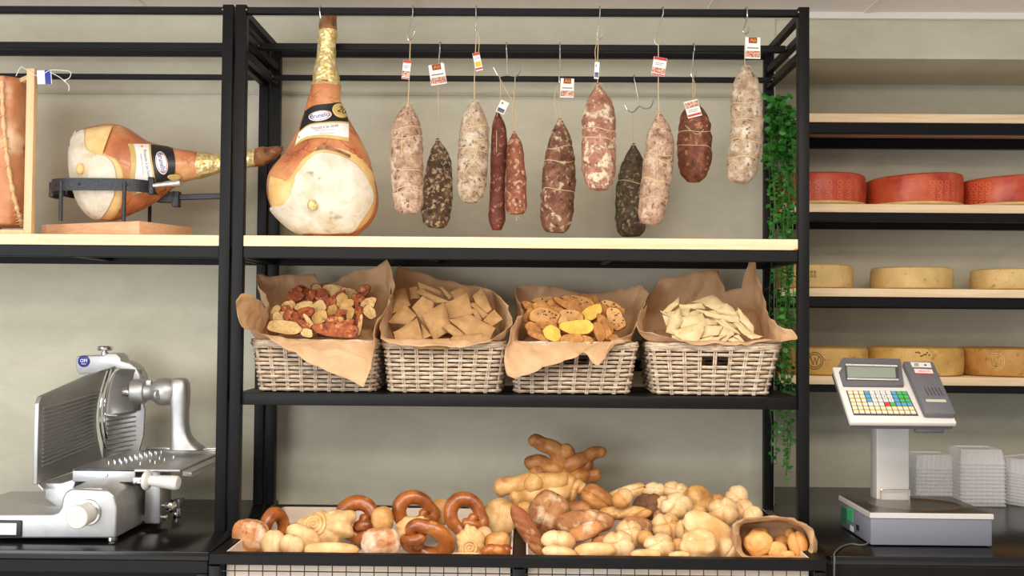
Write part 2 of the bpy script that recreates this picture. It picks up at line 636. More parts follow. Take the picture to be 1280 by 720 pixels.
def unit(name, label, x0, x1, zbot, lower, rear_left=True):
    """x0, x1 inner faces of the posts"""
    t = thing(name, label, 'shelving unit', ((x0 + x1) / 2, .22, zbot))
    ztop = zA + .016
    xs = [x0 - PW / 2, x1 + PW / 2]
    for x in xs:
        for y in (0.0, YR):
            MB().box((x, y, (zbot + ztop) / 2), (PW, PW, ztop - zbot), bevel=.002).build('post', BLACK, t)
        for z in (zA - .002, zB - .004, zCb):
            MB().bar((x, PW / 2, z), (x, YR - PW / 2, z), .022, .024).build('side_rail', BLACK, t)
        for z in ([zp0 - .018, zs0 + .017] if lower else [zp0 - .018]):
            MB().bar((x, PW / 2, z), (x, YR - PW / 2, z), .024, .032).build('side_rail', BLACK, t)
    for y, z, h in ((0.0, zA, .021), (YB, zB, .022), (YC, zCb, .017)):
        a = xs[0] + (.011 if y else PW / 2)
        b = xs[1] - (.011 if y else PW / 2)
        MB().bar((a, y, z), (b, y, z), .02, h).build('hanging_bar', BLACK, t)
        bl = MB()
        for x, sg in ((a, 1), (b, -1)):
            bl.lathe([(.0035, 0), (.0035, .004), (.002, .006)], (x, y - .011, z), (0, -1, 0), 8)
        bl.build('bolt', HOOK, t)
    MB().bar((x0, YR, zA - .017), (x1, YR, zA - .017), .022, .024).build('rear_rail', BLACK, t)
    # pine board on a steel frame
    MB().box(((x0 + x1) / 2, (YR - PW / 2 - .012) / 2, (zp1 + zp0) / 2), (x1 - x0 - .001, YR + .012 - PW / 2, zp1 - zp0), bevel=.002).build('shelf_board', PINE, t, label='pale pine shelf board')
    MB().bar((x0, 0.002, zp0 - .018), (x1, 0.002, zp0 - .018), .026, .035).build('front_rail', BLACK, t)
    MB().bar((x0, YR, zp0 - .018), (x1, YR, zp0 - .018), .026, .035).build('rear_rail', BLACK, t)
    for k in (.33, .67):
        x = x0 + (x1 - x0) * k
        MB().bar((x, .015, zp0 - .014), (x, YR - .013, zp0 - .014), .025, .025).build('cross_bar', BLACK, t)
    if lower:
        MB().box(((x0 + x1) / 2, YR / 2, (zs1 + zs0) / 2), (x1 - x0 - .001, YR + .01, zs1 - zs0), bevel=.002).build('steel_shelf', BLACK, t)
        MB().bar((x0, YR, zs1 + .072), (x1, YR, zs1 + .072), .02, .04).build('rear_rail', BLACK, t)
    return t
unit('shelving_unit', 'large black steel shelving unit with hanging sausages, pine shelf and basket shelf', mx0, mx1, zc, True)
lx1 = at(275, 330, 0).x
unit('shelving_unit', 'black steel shelving unit over the slicer, cut off by the left edge', lx1 - 1.55, lx1, zc, False)

# cheese shelves in the recess
cx0, cx1 = at(974, 300, .56).x, 2.42
cy0, cy1 = .555, .905
t = thing('cheese_rack', 'black steel rack of pine shelves carrying cheese wheels above the scale', 'shelving unit', ((cx0 + cx1) / 2, .73, zc))
CHZ = []
for (pt, pb, bt) in ((142.5, 153.5, 167), (255.5, 266, 277), (361, 371.5, 384.5), (471, 481.5, 491)):
    z1, z0, zb = (at(1140, q, .56).z for q in (pt, pb, bt))
    CHZ.append(z1)
    MB().box(((cx0 + cx1) / 2, (cy0 + cy1) / 2, (z1 + z0) / 2), (cx1 - cx0, cy1 - cy0, z1 - z0), bevel=.002).build('shelf_board', PINE, t, label='pale pine shelf board')
    h = z0 - zb
    MB().bar((cx0, cy0 + .02, z0 - h / 2), (cx1, cy0 + .02, z0 - h / 2), .03, h).build('front_rail', BLACK, t)
    MB().bar((cx0, cy1 - .015, z0 - h / 2), (cx1, cy1 - .015, z0 - h / 2), .03, h).build('rear_rail', BLACK, t)
for x in (cx0 - .016, cx1 + .016):
    for y in (cy0 + .1, cy1 - .015):
        MB().box((x, y, (zc + 2.32) / 2), (.03, .03, 2.32 - zc), bevel=.002).build('post', BLACK, t)

# ------------------------------------------------------------------ cheese wheels
REDW = mat('red_waxed_rind', (184, 62, 38), (208, 94, 56), 16, rough=.42, bump=.25, bscale=60, spots=[((150, 34, 26), 7, .55, .7), ((214, 150, 90), 55, .72, .76)])
REDD = mat('red_rind_lettering', (226, 116, 78), rough=.5)
CUTY = mat('pale_rind_edge', (206, 170, 100), (220, 188, 124), 40, rough=.6)
YELW = mat('straw_yellow_rind', (206, 170, 104), (224, 190, 126), 18, rough=.6, bump=.3, bscale=90, spots=[((178, 138, 78), 60, .6, .7)])
PARM = mat('golden_dotted_rind', (200, 154, 76), (220, 180, 104), 14, rough=.55, bump=.4, bscale=110, spots=[((168, 118, 52), 40, .58, .7)])
PARMD = mat('brown_hard_rind', (176, 122, 54), (196, 144, 72), 14, rough=.55, bump=.4, bscale=110, spots=[((140, 94, 42), 40, .55, .7)])
BRAND = mat('burnt_brand_mark', (104, 70, 40), rough=.8)
def wheel(label, px, pxw, pytop, row, m, lean=0.0, kind='plain', grp=None):
    r = pxw * S(.58 + .12) / 2
    Y = cy0 + r + .012
    zb = CHZ[row] + .001
    zt = at(px, pytop, Y - r * .5).z
    h = max(zt - zb, .05)
    c = at(px, 300, Y)
    c = V((c.x, Y, zb))
    t = thing('whole_cheese', label, 'cheese', c, grp)
    A = MB()
    n = 72
    b = .012
    prof = [(r - .012, 0), (r - .003, .004), (r, .012), (r + .002, h * .5), (r, h - b), (r - .003, h - .004), (r - b, h)]
    rings = []
    for q, z in [(.001, 0), (r * .5, 0)] + prof + [(r * .6, h + .001), (.001, h + .001)]:
        rings.append([c + V((math.cos(2 * PI * k / n) * q, math.sin(2 * PI * k / n) * q,
                             z + lean * math.cos(2 * PI * k / n) * q * (z / h) )) * 1.0 + V((0, 0, 0)) for k in range(n)])
    A.loft(rings)
    ob = A.build('rind', m, t)
    bv = bvh_of(ob)
    L = MB()
    if kind == 'red':
        k0 = 0
        xs = [.16, .25, .34, .42, .47] if px < 1080 else [.20, .285, .36, .425, .47]
        if px < 1080: xs = [-.12, 0.0, .12, .24, .34, .42]
        if px > 1220: xs = [-.38, -.33, -.27, -.2]
        hp = h / S(Y - r)
        for k, u in enumerate(xs):
            x = px + u * pxw
            fore = math.sqrt(max(.05, 1 - (2 * u) ** 2))
            text_px(L, bv, 'ASIAGO', x, pytop + hp * .5 + 1, hp * .72, 7.5 * fore, -90, .0006, Y)
        L.build('embossed_lettering', REDD, t, label='lighter embossed letters on the rind')
        e = MB()
        e.lathe([(r - .006, .0005), (r + .0012, .0045), (r + .0014, .009), (r + .0005, .0125)], c, n=72, cap=False)
        e.build('worn_edge', CUTY, t, label='pale worn lower edge')
    elif kind == 'stamp':
        for i in range(3):
            for j in range(2):
                q = [wrap(bv, px + i * 4.2 - 4 + 1.7 * math.cos(a), pytop + 9 + j * 5 + 2 * math.sin(a), .0006, Y) for a in [2 * PI * k / 10 for k in range(10)]]
                q2 = [wrap(bv, px + i * 4.2 - 4 + .8 * math.cos(a), pytop + 9 + j * 5 + 1.1 * math.sin(a), .0006, Y) for a in [2 * PI * k / 10 for k in range(10)]]
                L.loft([q, q2], cap=False)
        L.build('brand_mark', BRAND, t, label='dark ring-shaped stamp on the rind')
    elif kind == 'dots':
        hp = h / S(Y - r)
        for i in range(34):
            a = -1.25 + 2.5 * i / 33
            x = px + math.sin(a) * pxw * .5
            for j in range(8):
                y = pytop + 4 + (hp - 8) * j / 7
                if (i * 7 + j * 3) % 5 == 0: continue
                p = wrap(bv, x, y, -.0004, Y)
                L.ball(p, (.0022, .0022, .0014), nu=6, nv=4)
        L.build('embossed_dots', m, t)
        K = MB()
        cxp = px + pxw * .1
        for i in range(9):
            x = cxp - 8 + i * 2 + random.uniform(-.5, .5)
            y = pytop + 6 + random.uniform(0, 4) + (3 if 2 < i < 6 else 0)
            patch(K, bv, [(x + 1.5 * math.cos(q), y + 1.2 * math.sin(q)) for q in [2 * PI * j / 6 for j in range(6)]], .0007, Y, 2, 0, 2)
        K.build('brand_mark', BRAND, t, label='dark blotchy brand on the rind')
    elif kind == 'ring':
        for rad in (11, 8.5):
            q = [wrap(bv, px - pxw * .1 + rad * math.cos(a), pytop + 17 + rad * math.sin(a), .0006, Y) for a in [2 * PI * k / 28 for k in range(28)]]
            q2 = [wrap(bv, px - pxw * .1 + (rad - 1) * math.cos(a), pytop + 17 + (rad - 1) * math.sin(a), .0006, Y) for a in [2 * PI * k / 28 for k in range(28)]]
            L.loft([q, q2], cap=False)
        for sx in (-1, 1):
            strip(L, bv, [(px - pxw * .1 + sx * 6, pytop + 11), (px - pxw * .1 + sx * 2.5, pytop + 22)], [(px - pxw * .1 + sx * 5, pytop + 11), (px - pxw * .1 + sx * 1.5, pytop + 22)], .0006, Y, 4, 1)
            strip(L, bv, [(px - pxw * .1, pytop + 13), (px - pxw * .1 + sx * 2.5, pytop + 22)], [(px - pxw * .1 + .8, pytop + 13), (px - pxw * .1 + sx * 2.5 + .8, pytop + 22)], .0006, Y, 4, 1)
        L.build('embossed_seal', BRAND if m is PARM else PARM, t, label='round embossed seal on the rind')
    return t
G1, G2, G3 = 'red rind cheese wheels', 'small straw yellow cheese wheels', 'large hard cheese wheels'
wheel('red waxed cheese wheel half hidden by the steel post and trailing plant', 1023, 113, 218, 1, REDW, 0, 'red', G1)
wheel('red waxed cheese wheel in the middle of its shelf, letters at its right side', 1142, 116, 219, 1, REDW, .05, 'red', G1)
wheel('red waxed cheese wheel cut off by the photo edge', 1259, 118, 221, 1, REDW, .05, 'red', G1)
wheel('straw yellow cheese wheel with a dark ring stamp, beside the steel post', 1014, 100, 331, 2, YELW, 0, 'stamp', G2)
wheel('plain straw yellow cheese wheel in the middle of the third shelf', 1139, 97, 334, 2, YELW, 0, 'plain', G2)
wheel('straw yellow cheese wheel on the third shelf cut off by the photo edge', 1266, 99, 336, 2, YELW, 0, 'plain', G2)
wheel('golden hard cheese wheel with a round seal, beside the steel post', 1029, 106, 434, 3, PARM, 0, 'ring', G3)
wheel('golden hard cheese wheel with dotted rind right behind the scale display', 1142, 115, 434, 3, PARM, 0, 'dots', G3)
wheel('brown hard cheese wheel on the lowest shelf cut off by the photo edge', 1257, 117, 435, 3, PARMD, 0, 'ring', G3)
# ------------------------------------------------------------------ hanging sausages
def casing(name, base, spots, rough=.75, bump=.6):
    k = NT(name)
    vec = k.coords()
    f = k.noise(vec, 38, 5, .62)
    col = k.ramp(f, [(.3, lin(base[0])), (.5, lin(base[1])), (.7, lin(base[2]))])
    for c, sc, l, h in spots:
        a = k.ramp(k.noise(vec, sc, 3, .6), [(l, (0, 0, 0, 1)), (h, (1, 1, 1, 1))])
        col = k.mix(a, col, lin(c))
    k.l(col, k.b.inputs['Base Color'])
    k.b.inputs['Roughness'].default_value = rough
    k.bump(k.noise(vec, 120, 6, .7), bump * 1.3, .006)
    return k.m
PALE = casing('pale_pink_mould_casing', ((134, 98, 76), (178, 142, 116), (206, 178, 152)), [((214, 192, 166), 30, .52, .66), ((118, 74, 54), 75, .56, .66), ((96, 66, 50), 140, .6, .7)])
PALEG = casing('pale_grey_mould_casing', ((136, 106, 80), (178, 152, 124), (204, 184, 160)), [((214, 200, 178), 30, .5, .66), ((112, 82, 58), 75, .55, .66), ((88, 66, 48), 150, .6, .7)])
PINKW = casing('pink_white_mould_casing', ((122, 70, 54), (164, 112, 90), (192, 150, 124)), [((222, 204, 170), 34, .52, .62), ((108, 58, 44), 70, .56, .68), ((230, 214, 184), 90, .6, .68)])
DARKM = casing('dark_mottled_casing', ((58, 42, 30), (92, 70, 50), (140, 112, 84)), [((200, 174, 138), 75, .52, .6), ((44, 34, 26), 26, .58, .72)])
DARKG = casing('dark_green_mould_casing', ((48, 36, 26), (82, 64, 44), (112, 92, 64)), [((158, 140, 104), 85, .55, .63), ((44, 38, 26), 24, .55, .7), ((96, 92, 62), 40, .58, .7)])
REDB = casing('red_brown_mottled_casing', ((84, 46, 32), (124, 78, 58), (160, 118, 90)), [((206, 186, 150), 48, .54, .64), ((64, 42, 30), 60, .56, .68), ((122, 116, 78), 26, .62, .72)])
REDS = casing('dark_red_casing', ((78, 30, 22), (110, 48, 36), (138, 70, 52)), [((178, 122, 92), 70, .56, .66), ((64, 26, 18), 46, .58, .7)], .55, .35)
REDL = casing('salmon_red_casing', ((112, 56, 40), (148, 84, 62), (172, 112, 86)), [((208, 166, 130), 75, .53, .62), ((96, 46, 34), 40, .58, .7)], .6, .35)
BROWN = casing('chestnut_wrinkled_casing', ((80, 40, 24), (124, 66, 42), (156, 96, 66)), [((190, 134, 98), 60, .56, .66), ((70, 34, 20), 40, .56, .68)], .5, .5)

def hook(pts, name, label, Y, zbar, r=.0021, grp='steel hooks on the hanging bars', arms=None, half=.012):
    """pts: pixel path (below the bar) from the front of the bar down; the crook over the bar is built round the bar itself"""
    p0 = at(*pts[0], Y - half - .004)
    q = half + .0045
    crook = [(p0.x, Y + q, zbar - .010), (p0.x, Y + q, zbar + .004), (p0.x, Y + .7 * q, zbar + q - .001), (p0.x, Y, zbar + q + .001),
             (p0.x, Y - .7 * q, zbar + q - .001), (p0.x, Y - q, zbar + .004), (p0.x, Y - q, zbar - .008)]
    m = MB()
    if arms is None:
        body = [at(*p, Y - .016) for p in pts[1:]]
        m.tube(spline([V(c) for c in crook] + body, 5), r, 8)
    else:
        body = [at(*p, Y - .016) for p in pts[1:]]
        m.tube(spline([V(c) for c in crook] + body, 5), r, 8)
        for a in arms:
            m.tube(spline([at(*p, Y - .016 + .002) for p in a], 5), r * .95, 8)
    o = m.build(name, HOOK)
    return tag(o, label, 'hook', grp)

def card(parent, cx, cy, w, h, rot, Y, style):
    """price tag: a real card with printed areas"""
    c = at(cx, cy, Y)
    s = S(Y)
    W, H = w * s, h * s
    R = facing(-rot, 8)
    m = MB()
    m.box(c, (W, H, .0012), R, .0004, 1)
    ux, uy, n = R.col[0], R.col[1], R.col[2]
    def quad(x0, x1, y0, y1, mi, off=.0009):
        m.mi = mi
        P = [c + ux * (W * (x - .5)) + uy * (H * (y - .5)) + n * off for x, y in ((x0, y0), (x1, y0), (x1, y1), (x0, y1))]
        m.tris(P, [(0, 1, 2, 3)])
    if style == 'maroon':
        quad(.22, .78, .72, .99, 1)
        quad(.03, .97, .06, .36, 2)
        m.mi = 4
        text_plane(m, 'Ali', c + uy * H * .36 + n * .0011, ux, uy, W * .4, H * .15)
        m.mi = 3
        quad(.12, .88, .47, .52, 3)
    elif style == 'red':
        quad(.02, .98, .84, .99, 1)
        quad(.02, .98, .12, .42, 2)
        quad(.02, .98, .01, .08, 1)
        quad(.15, .85, .66, .69, 3); quad(.15, .7, .57, .60, 3)
    elif style == 'yellow':
        quad(.02, .98, .84, .99, 1)
        quad(.1, .9, .22, .5, 4)
        quad(.02, .98, .05, .16, 1)
        quad(.15, .85, .66, .69, 3)
    elif style == 'sea':
        quad(.1, .9, .08, .26, 3)
        quad(.1, .9, .26, .38, 5)
        quad(.2, .4, .7, .85, 3)
    elif style == 'redlow':
        quad(.03, .97, .58, .92, 2)
        quad(.03, .97, .08, .2, 1)
        quad(.15, .85, .42, .45, 3); quad(.15, .7, .32, .35, 3)
    m.build('price_tag', [CARD, MAROON if style == 'maroon' else REDI, PHOTOI, GREYI, YELI, BLUEI], parent, label='small printed price tag', smooth=False)

def salami(label, ctr, W, Y, m, string, prof=(.16, .55, .85, .98, 1, 1, .97, .9, .72, .35), flat=.9, rings=(), zig=None, seam=False,
           seed=0, cardat=None, bumpy=.08, extra=None, tail=None, loopstr=None, depth_off=0.0):
    P = spline([at(x, y, Y + depth_off) for x, y in ctr], 14)
    s = S(Y)
    L = [0]
    for a, b in zip(P, P[1:]):
        L.append(L[-1] + (b - a).length)
    top = at(*string[0], Y)
    t = thing('salami', label, 'sausage', P[-1], 'cured sausages hanging from the steel bars')
    # closing with rounded ends
    NR = 46
    def pos(u):
        d = L[-1] * u
        i = 0
        while i < len(P) - 2 and L[i + 1] < d:
            i += 1
        return P[i].lerp(P[i + 1], (d - L[i]) / max(L[i + 1] - L[i], 1e-9))
    Rm = W * s / 2
    def rad(u):
        n = len(prof) - 1
        x = u * n
        i = min(int(x), n - 1)
        f = x - i
        a, b = prof[i], prof[i + 1]
        p0 = prof[i - 1] if i else a
        p3 = prof[i + 2] if i + 2 <= n else b
        v = .5 * (2 * a + (b - p0) * f + (2 * p0 - 5 * a + 4 * b - p3) * f * f + (3 * a - p0 - 3 * b + p3) * f ** 3)
        if u > .93:
            v *= math.sqrt(max(0, 1 - ((u - .93) / .07) ** 2)) * .35 + .65 if u < 1 else .6
        return max(v, .02) * Rm
    def sp(u, th, k=1.0):
        c = pos(u)
        d = (pos(min(u + .02, 1)) - pos(max(u - .02, 0))).normalized()
        a, b = frame(d, V((0, 1, 0)))
        r = rad(u)
        q = c + (a * math.cos(th) + b * math.sin(th) * flat) * r
        w = 1 + bumpy * (nz(q, 45, seed) + .5 * nz(q, 110, seed))
        for rg in rings:
            uu = rg + .02 * math.sin(th + rg * 9)
            w -= .05 * math.exp(-((u - uu) / .016) ** 2)
        if seam:
            dd = (th - 1.5 * PI + PI) % (2 * PI) - PI
            w -= (.14 if seam == 'cleft' and u > .5 else .05) * math.exp(-(dd / .16) ** 2)
        return c + (q - c) * w * k
    NTH = 30
    A = MB()
    us = [0.0, .01] + [i / NR for i in range(1, NR)] + [.988, .996]
    R = [[sp(u, 2 * PI * j / NTH) for j in range(NTH)] for u in us]
    e = pos(1)
    R.append([e + (p - e) * .3 for p in R[-1]])
    A.loft(R)
    body = A.build('casing', m, t, angle=80)
    # string from the hook to the knot
    St = MB()
    nk = pos(0)
    st = [at(*q, Y - .006) for q in string]
    St.tube(spline(st + [nk], 4), .0013, 6)
    if loopstr:
        St.tube(spline([at(*q, Y - .009) for q in loopstr], 6), .0011, 6)
    St.ball(nk + V((0, -.001, .001)), (.0042, .0042, .004), nu=8, nv=6)
    for sg in (-1, 1):
        St.tube(spline([nk, nk + V((.008 * sg, -.006, .006)), nk + V((.014 * sg, -.008, -.004 + .004 * sg))], 4), .0009, 5)
    St.build('string', TWINE, t)
    # neck tuft
    nb = MB()
    nb.lathe([(.006, -.006), (.0035, .0), (.0055, .007)], nk, (pos(0) - pos(.04)).normalized(), 10)
    nb.build('tied_neck', m, t)
    if rings or zig:
        T = MB()
        for rg in rings:
            pts = [sp(rg + .02 * math.sin(th + rg * 9) + .008 * math.sin(3 * th + rg * 20), th, 1.015) for th in [2 * PI * j / 30 for j in range(30)]]
            T.tube(pts, .0014, 5, closed=True)
        if zig:
            T.tube(spline([sp(u, 1.5 * PI + th, 1.02) for u, th in zig], 5), .0014, 5)
        T.build('twine_net', TWINE, t)
    if tail:
        T = MB()
        for q in tail:
            T.tube(spline([e.lerp(at(*q[0], Y), .5)] + [at(*p, Y - .003) for p in q], 3), .0012, 5)
        T.build('string_tail', TWINE, t)
    if cardat:
        card(t, *cardat[:5], Y - .014 - (.01 if len(cardat) < 7 else cardat[6]), cardat[5])
    return t

OVAL = (.2, .62, .88, .98, 1, 1, 1, .99, .96, .9, .72)
hookg = None
zAz, zBz, zCz = zA, zB, zCb
# hooks
hook([(516, 14), (516, 17), (512, 32), (509, 42), (510, 49), (513, 50), (516, 45), (518, 39)], 'meat_hook', 'steel S-hook carrying the pale sausage next to the hanging ham', 0, zAz)
hook([(595, 14), (595, 18), (595, 28), (594, 36), (596, 38), (597, 33)], 'meat_hook', 'steel S-hook carrying the twine-netted sausage with the yellow-printed tag', 0, zAz)
hook([(750, 15), (750, 18), (748, 34), (746, 45), (748, 50), (751, 48), (752, 42)], 'meat_hook', 'steel S-hook carrying the stout pink sausage with white mouldy lower half', 0, zAz)
hook([(829, 17), (828, 20), (823, 36), (818, 47), (819, 54), (823, 56), (827, 52), (830, 45)], 'meat_hook', 'steel S-hook carrying the curved pale sausage with a red-topped tag', 0, zAz)
hook([(934, 19), (934, 22), (931, 32), (929, 39), (932, 42), (935, 40), (936, 35)], 'meat_hook', 'steel S-hook carrying the shaggy pale sausage beside the trailing plant', 0, zAz)
hook([(550, 54), (550, 60), (549, 72), (549, 80), (551, 82), (552, 78)], 'meat_hook', 'steel S-hook carrying the short dark mottled sausage', YB, zBz)
hook([(700, 56), (700, 62), (700, 80), (699, 100), (701, 103), (703, 98)], 'meat_hook', 'long steel S-hook carrying the red-brown sausage with a maroon tag', YB, zBz)
hook([(868, 60), (867, 66), (866, 80), (864, 92), (866, 97), (869, 95), (870, 88)], 'meat_hook', 'steel S-hook carrying the small chestnut cleft sausage', YB, zBz)
hook([(633, 54), (633, 60), (634, 80), (634, 93)], 'double_meat_hook', 'double steel hook carrying the two thin red sausages', YB, zBz,
     arms=[[(617, 84), (620, 90), (624, 95), (634, 94), (645, 95), (650, 90), (653, 81)]])
hook([(793, 97), (794, 103), (797, 118), (799, 132)], 'double_meat_hook', 'double steel hook on the rear bar carrying the dark green-mouldy sausage', YC, zCz, half=.010,
     arms=[[(781, 131), (785, 138), (792, 140), (799, 133), (806, 136), (813, 134), (816, 128), (817, 121)]])

salami('pale pink sausage with light twine, first beside the hanging ham', [(510, 131), (508, 170), (509, 215), (511, 268)], 41, 0.0, PALE,
       [(513, 50), (512, 80), (511, 110)], OVAL, rings=(.22, .3, .62, .78), zig=[(.02, .1), (.3, .15), (.5, .2)], seed=1, cardat=(508, 87, 10, 25, 5, 'red'))
salami('short dark mottled sausage hanging low, second from the hanging ham', [(547, 176), (549, 205), (547, 240), (544, 285)], 38, YB, DARKM,
       [(550, 82), (548, 110), (548, 145)], (.15, .5, .72, .84, .92, .97, 1, 1, .98, .9, .7), seed=2, bumpy=.07, cardat=(547, 93, 20, 27, -9, 'maroon'))
salami('pale grey sausage netted with twine chevrons under the yellow-printed tag', [(593, 128), (593, 165), (591, 205), (588, 254)], 38, 0.0, PALEG,
       [(596, 38), (594, 70), (593, 100)], (.28, .66, .9, .98, 1, 1, 1, .98, .95, .88, .66), rings=(.25, .36, .47), zig=[(.25, -.5), (.55, -.2), (.63, .35), (.72, .5), (.62, -.1), (.7, -.6)], seed=3,
       cardat=(597, 77, 9, 24, -12, 'yellow'), loopstr=[(596, 38), (599, 50), (598, 68)])
salami('long thin dark red sausage, longest of the two on the double hook', [(622, 140), (624, 175), (622, 230), (621, 288)], 21, YB, REDS,
       [(625, 95), (626, 115), (624, 130)], (.2, .75, .95, 1, .98, .92, .9, .92, .98, 1, .72), seed=4, bumpy=.06, cardat=(628, 134, 11, 17, 25, 'sea'), zig=[(0, .2), (.2, .3), (.35, .25)], depth_off=.022)
salami('short salmon red sausage, shortest of the two on the double hook', [(643, 167), (644, 195), (645, 230), (645, 268)], 27, YB, REDL,
       [(644, 95), (643, 120), (642, 150)], (.2, .6, .74, .8, .86, .9, .94, .97, 1, 1, .82), seed=5, tail=[[(645, 270), (646, 276)], [(648, 270), (649, 273)]],
       loopstr=[(624, 96), (632, 112), (641, 128), (646, 145), (645, 158), (640, 150), (642, 130), (644, 96)], depth_off=-.01)
salami('red-brown sausage with pale mouldy end, maroon tag above, in the middle of the row', [(700, 151), (700, 190), (698, 235), (694, 291)], 42, YB, REDB,
       [(701, 103), (699, 125), (700, 140)], (.18, .5, .72, .86, .94, 1, 1, 1, .98, .92, .7), rings=(.24, .36, .64), seed=6, bumpy=.08, cardat=(709, 110, 17, 25, 2, 'maroon', .03),
       loopstr=[(701, 103), (695, 112), (693, 130), (697, 146)])
salami('stout pink sausage with white mouldy lower half and cross twine', [(747, 107), (749, 140), (748, 185), (749, 238)], 43, 0.0, PINKW,
       [(748, 50), (747, 75), (747, 92)], (.16, .55, .82, .95, 1, 1, 1, 1, .97, .88, .66), rings=(.42, .52), seam=True, seed=7, cardat=(746, 88, 6, 22, 4, 'sea', .006),
       loopstr=[(748, 50), (744, 62), (745, 80), (747, 96)])
salami('dark green-mouldy sausage hanging from the rear bar, partly behind a pale one', [(792, 182), (791, 215), (788, 255), (789, 296)], 38, YC, DARKG,
       [(791, 139), (791, 160)], (.15, .5, .75, .9, .97, 1, 1, 1, .99, .95, .75), rings=(.4,), seed=8, bumpy=.08)
salami('curved pale pink sausage wound with twine under the red-topped tag', [(824, 143), (825, 175), (821, 220), (816, 255), (812, 281)], 37, 0.0, PALE,
       [(823, 56), (823, 90), (823, 120)], (.2, .62, .88, .97, 1, 1, 1, .98, .95, .9, .7), rings=(.36, .42, .62, .78), zig=[(0, .3), (.3, .3), (.62, 0), (.9, -.2)], seam=True, seed=9, cardat=(824, 83, 17, 24, 10, 'red'))
salami('short wide chestnut sausage with a cleft end, tied in twine chevrons', [(867, 130), (868, 160), (868, 195), (867, 228)], 43, YB, BROWN,
       [(866, 97), (866, 115)], (.3, .66, .84, .94, .99, 1, 1, .97, .9, .74, .45), rings=(.36, .56), zig=[(.3, -.7), (.42, 0), (.3, .7)], seam='cleft', seed=10, cardat=(866, 136, 18, 22, -14, 'redlow', .03),
       loopstr=[(866, 97), (869, 108), (868, 124)])
salami('shaggy pale sausage bent at its end, beside the trailing plant', [(932, 85), (933, 120), (934, 160), (930, 195), (922, 228)], 40, 0.0, PALEG,
       [(933, 42), (931, 60), (931, 75)], (.25, .7, .9, .98, 1, 1, 1, .99, .97, .92, .7), rings=(.3, .46, .66, .8), seed=11, bumpy=.09, cardat=(941, 60, 19, 28, 2, 'maroon'),
       loopstr=[(931, 86), (938, 100), (946, 112), (951, 124), (950, 132)])

# ------------------------------------------------------------------ hams
def skin(name):
    k = NT(name)
    vec = k.coords()
    f = k.noise(vec, 9, 4, .6)
    c = k.ramp(f, [(.3, lin((156, 80, 46))), (.46, lin((192, 116, 70))), (.6, lin((212, 148, 94))), (.74, lin((228, 186, 128)))])
    v = k.n('ShaderNodeTexVoronoi', _feature='DISTANCE_TO_EDGE')
    v.inputs['Scale'].default_value = 13
    nd = k.n('ShaderNodeTexNoise')
    nd.inputs['Scale'].default_value = 18
    k.l(vec, nd.inputs['Vector'])
    k.l(k.mix(.12, vec, nd.outputs['Color']), v.inputs['Vector'])
    a = k.ramp(v.outputs['Distance'], [(.0, (1, 1, 1, 1)), (.05, (0, 0, 0, 1))])
    g = k.ramp(k.noise(vec, 7, 2), [(.45, (0, 0, 0, 1)), (.55, (.9, .9, .9, 1))])
    k.l(k.mix(k.mix(1, a, g, 'MULTIPLY'), c, lin((122, 38, 32))), k.b.inputs['Base Color'])
    k.b.inputs['Roughness'].default_value = .42
    k.b.inputs['Coat Weight'].default_value = .25
    k.bump(k.noise(vec, 55, 4), .25, .004)
    return k.m
SKIN = skin('orange_cured_skin')
FAT = mat('white_larded_face', (206, 194, 170), (228, 219, 201), 18, rough=.55, bump=.6, bscale=22, bdist=.012, sss=.1,
          spots=[((198, 174, 132), 11, .52, .70), ((140, 132, 112), 24, .62, .74)])
RIM = mat('yellow_fat_rim', (222, 176, 104), (238, 204, 142), 20, rough=.5, bump=.3, bscale=50, spots=[((176, 116, 62), 34, .66, .75)])
HOOF = mat('dry_brown_shank', (120, 72, 40), (168, 114, 70), 30, rough=.6, bump=.5, bscale=70, spots=[((84, 48, 30), 24, .56, .68), ((196, 158, 112), 60, .6, .7)])

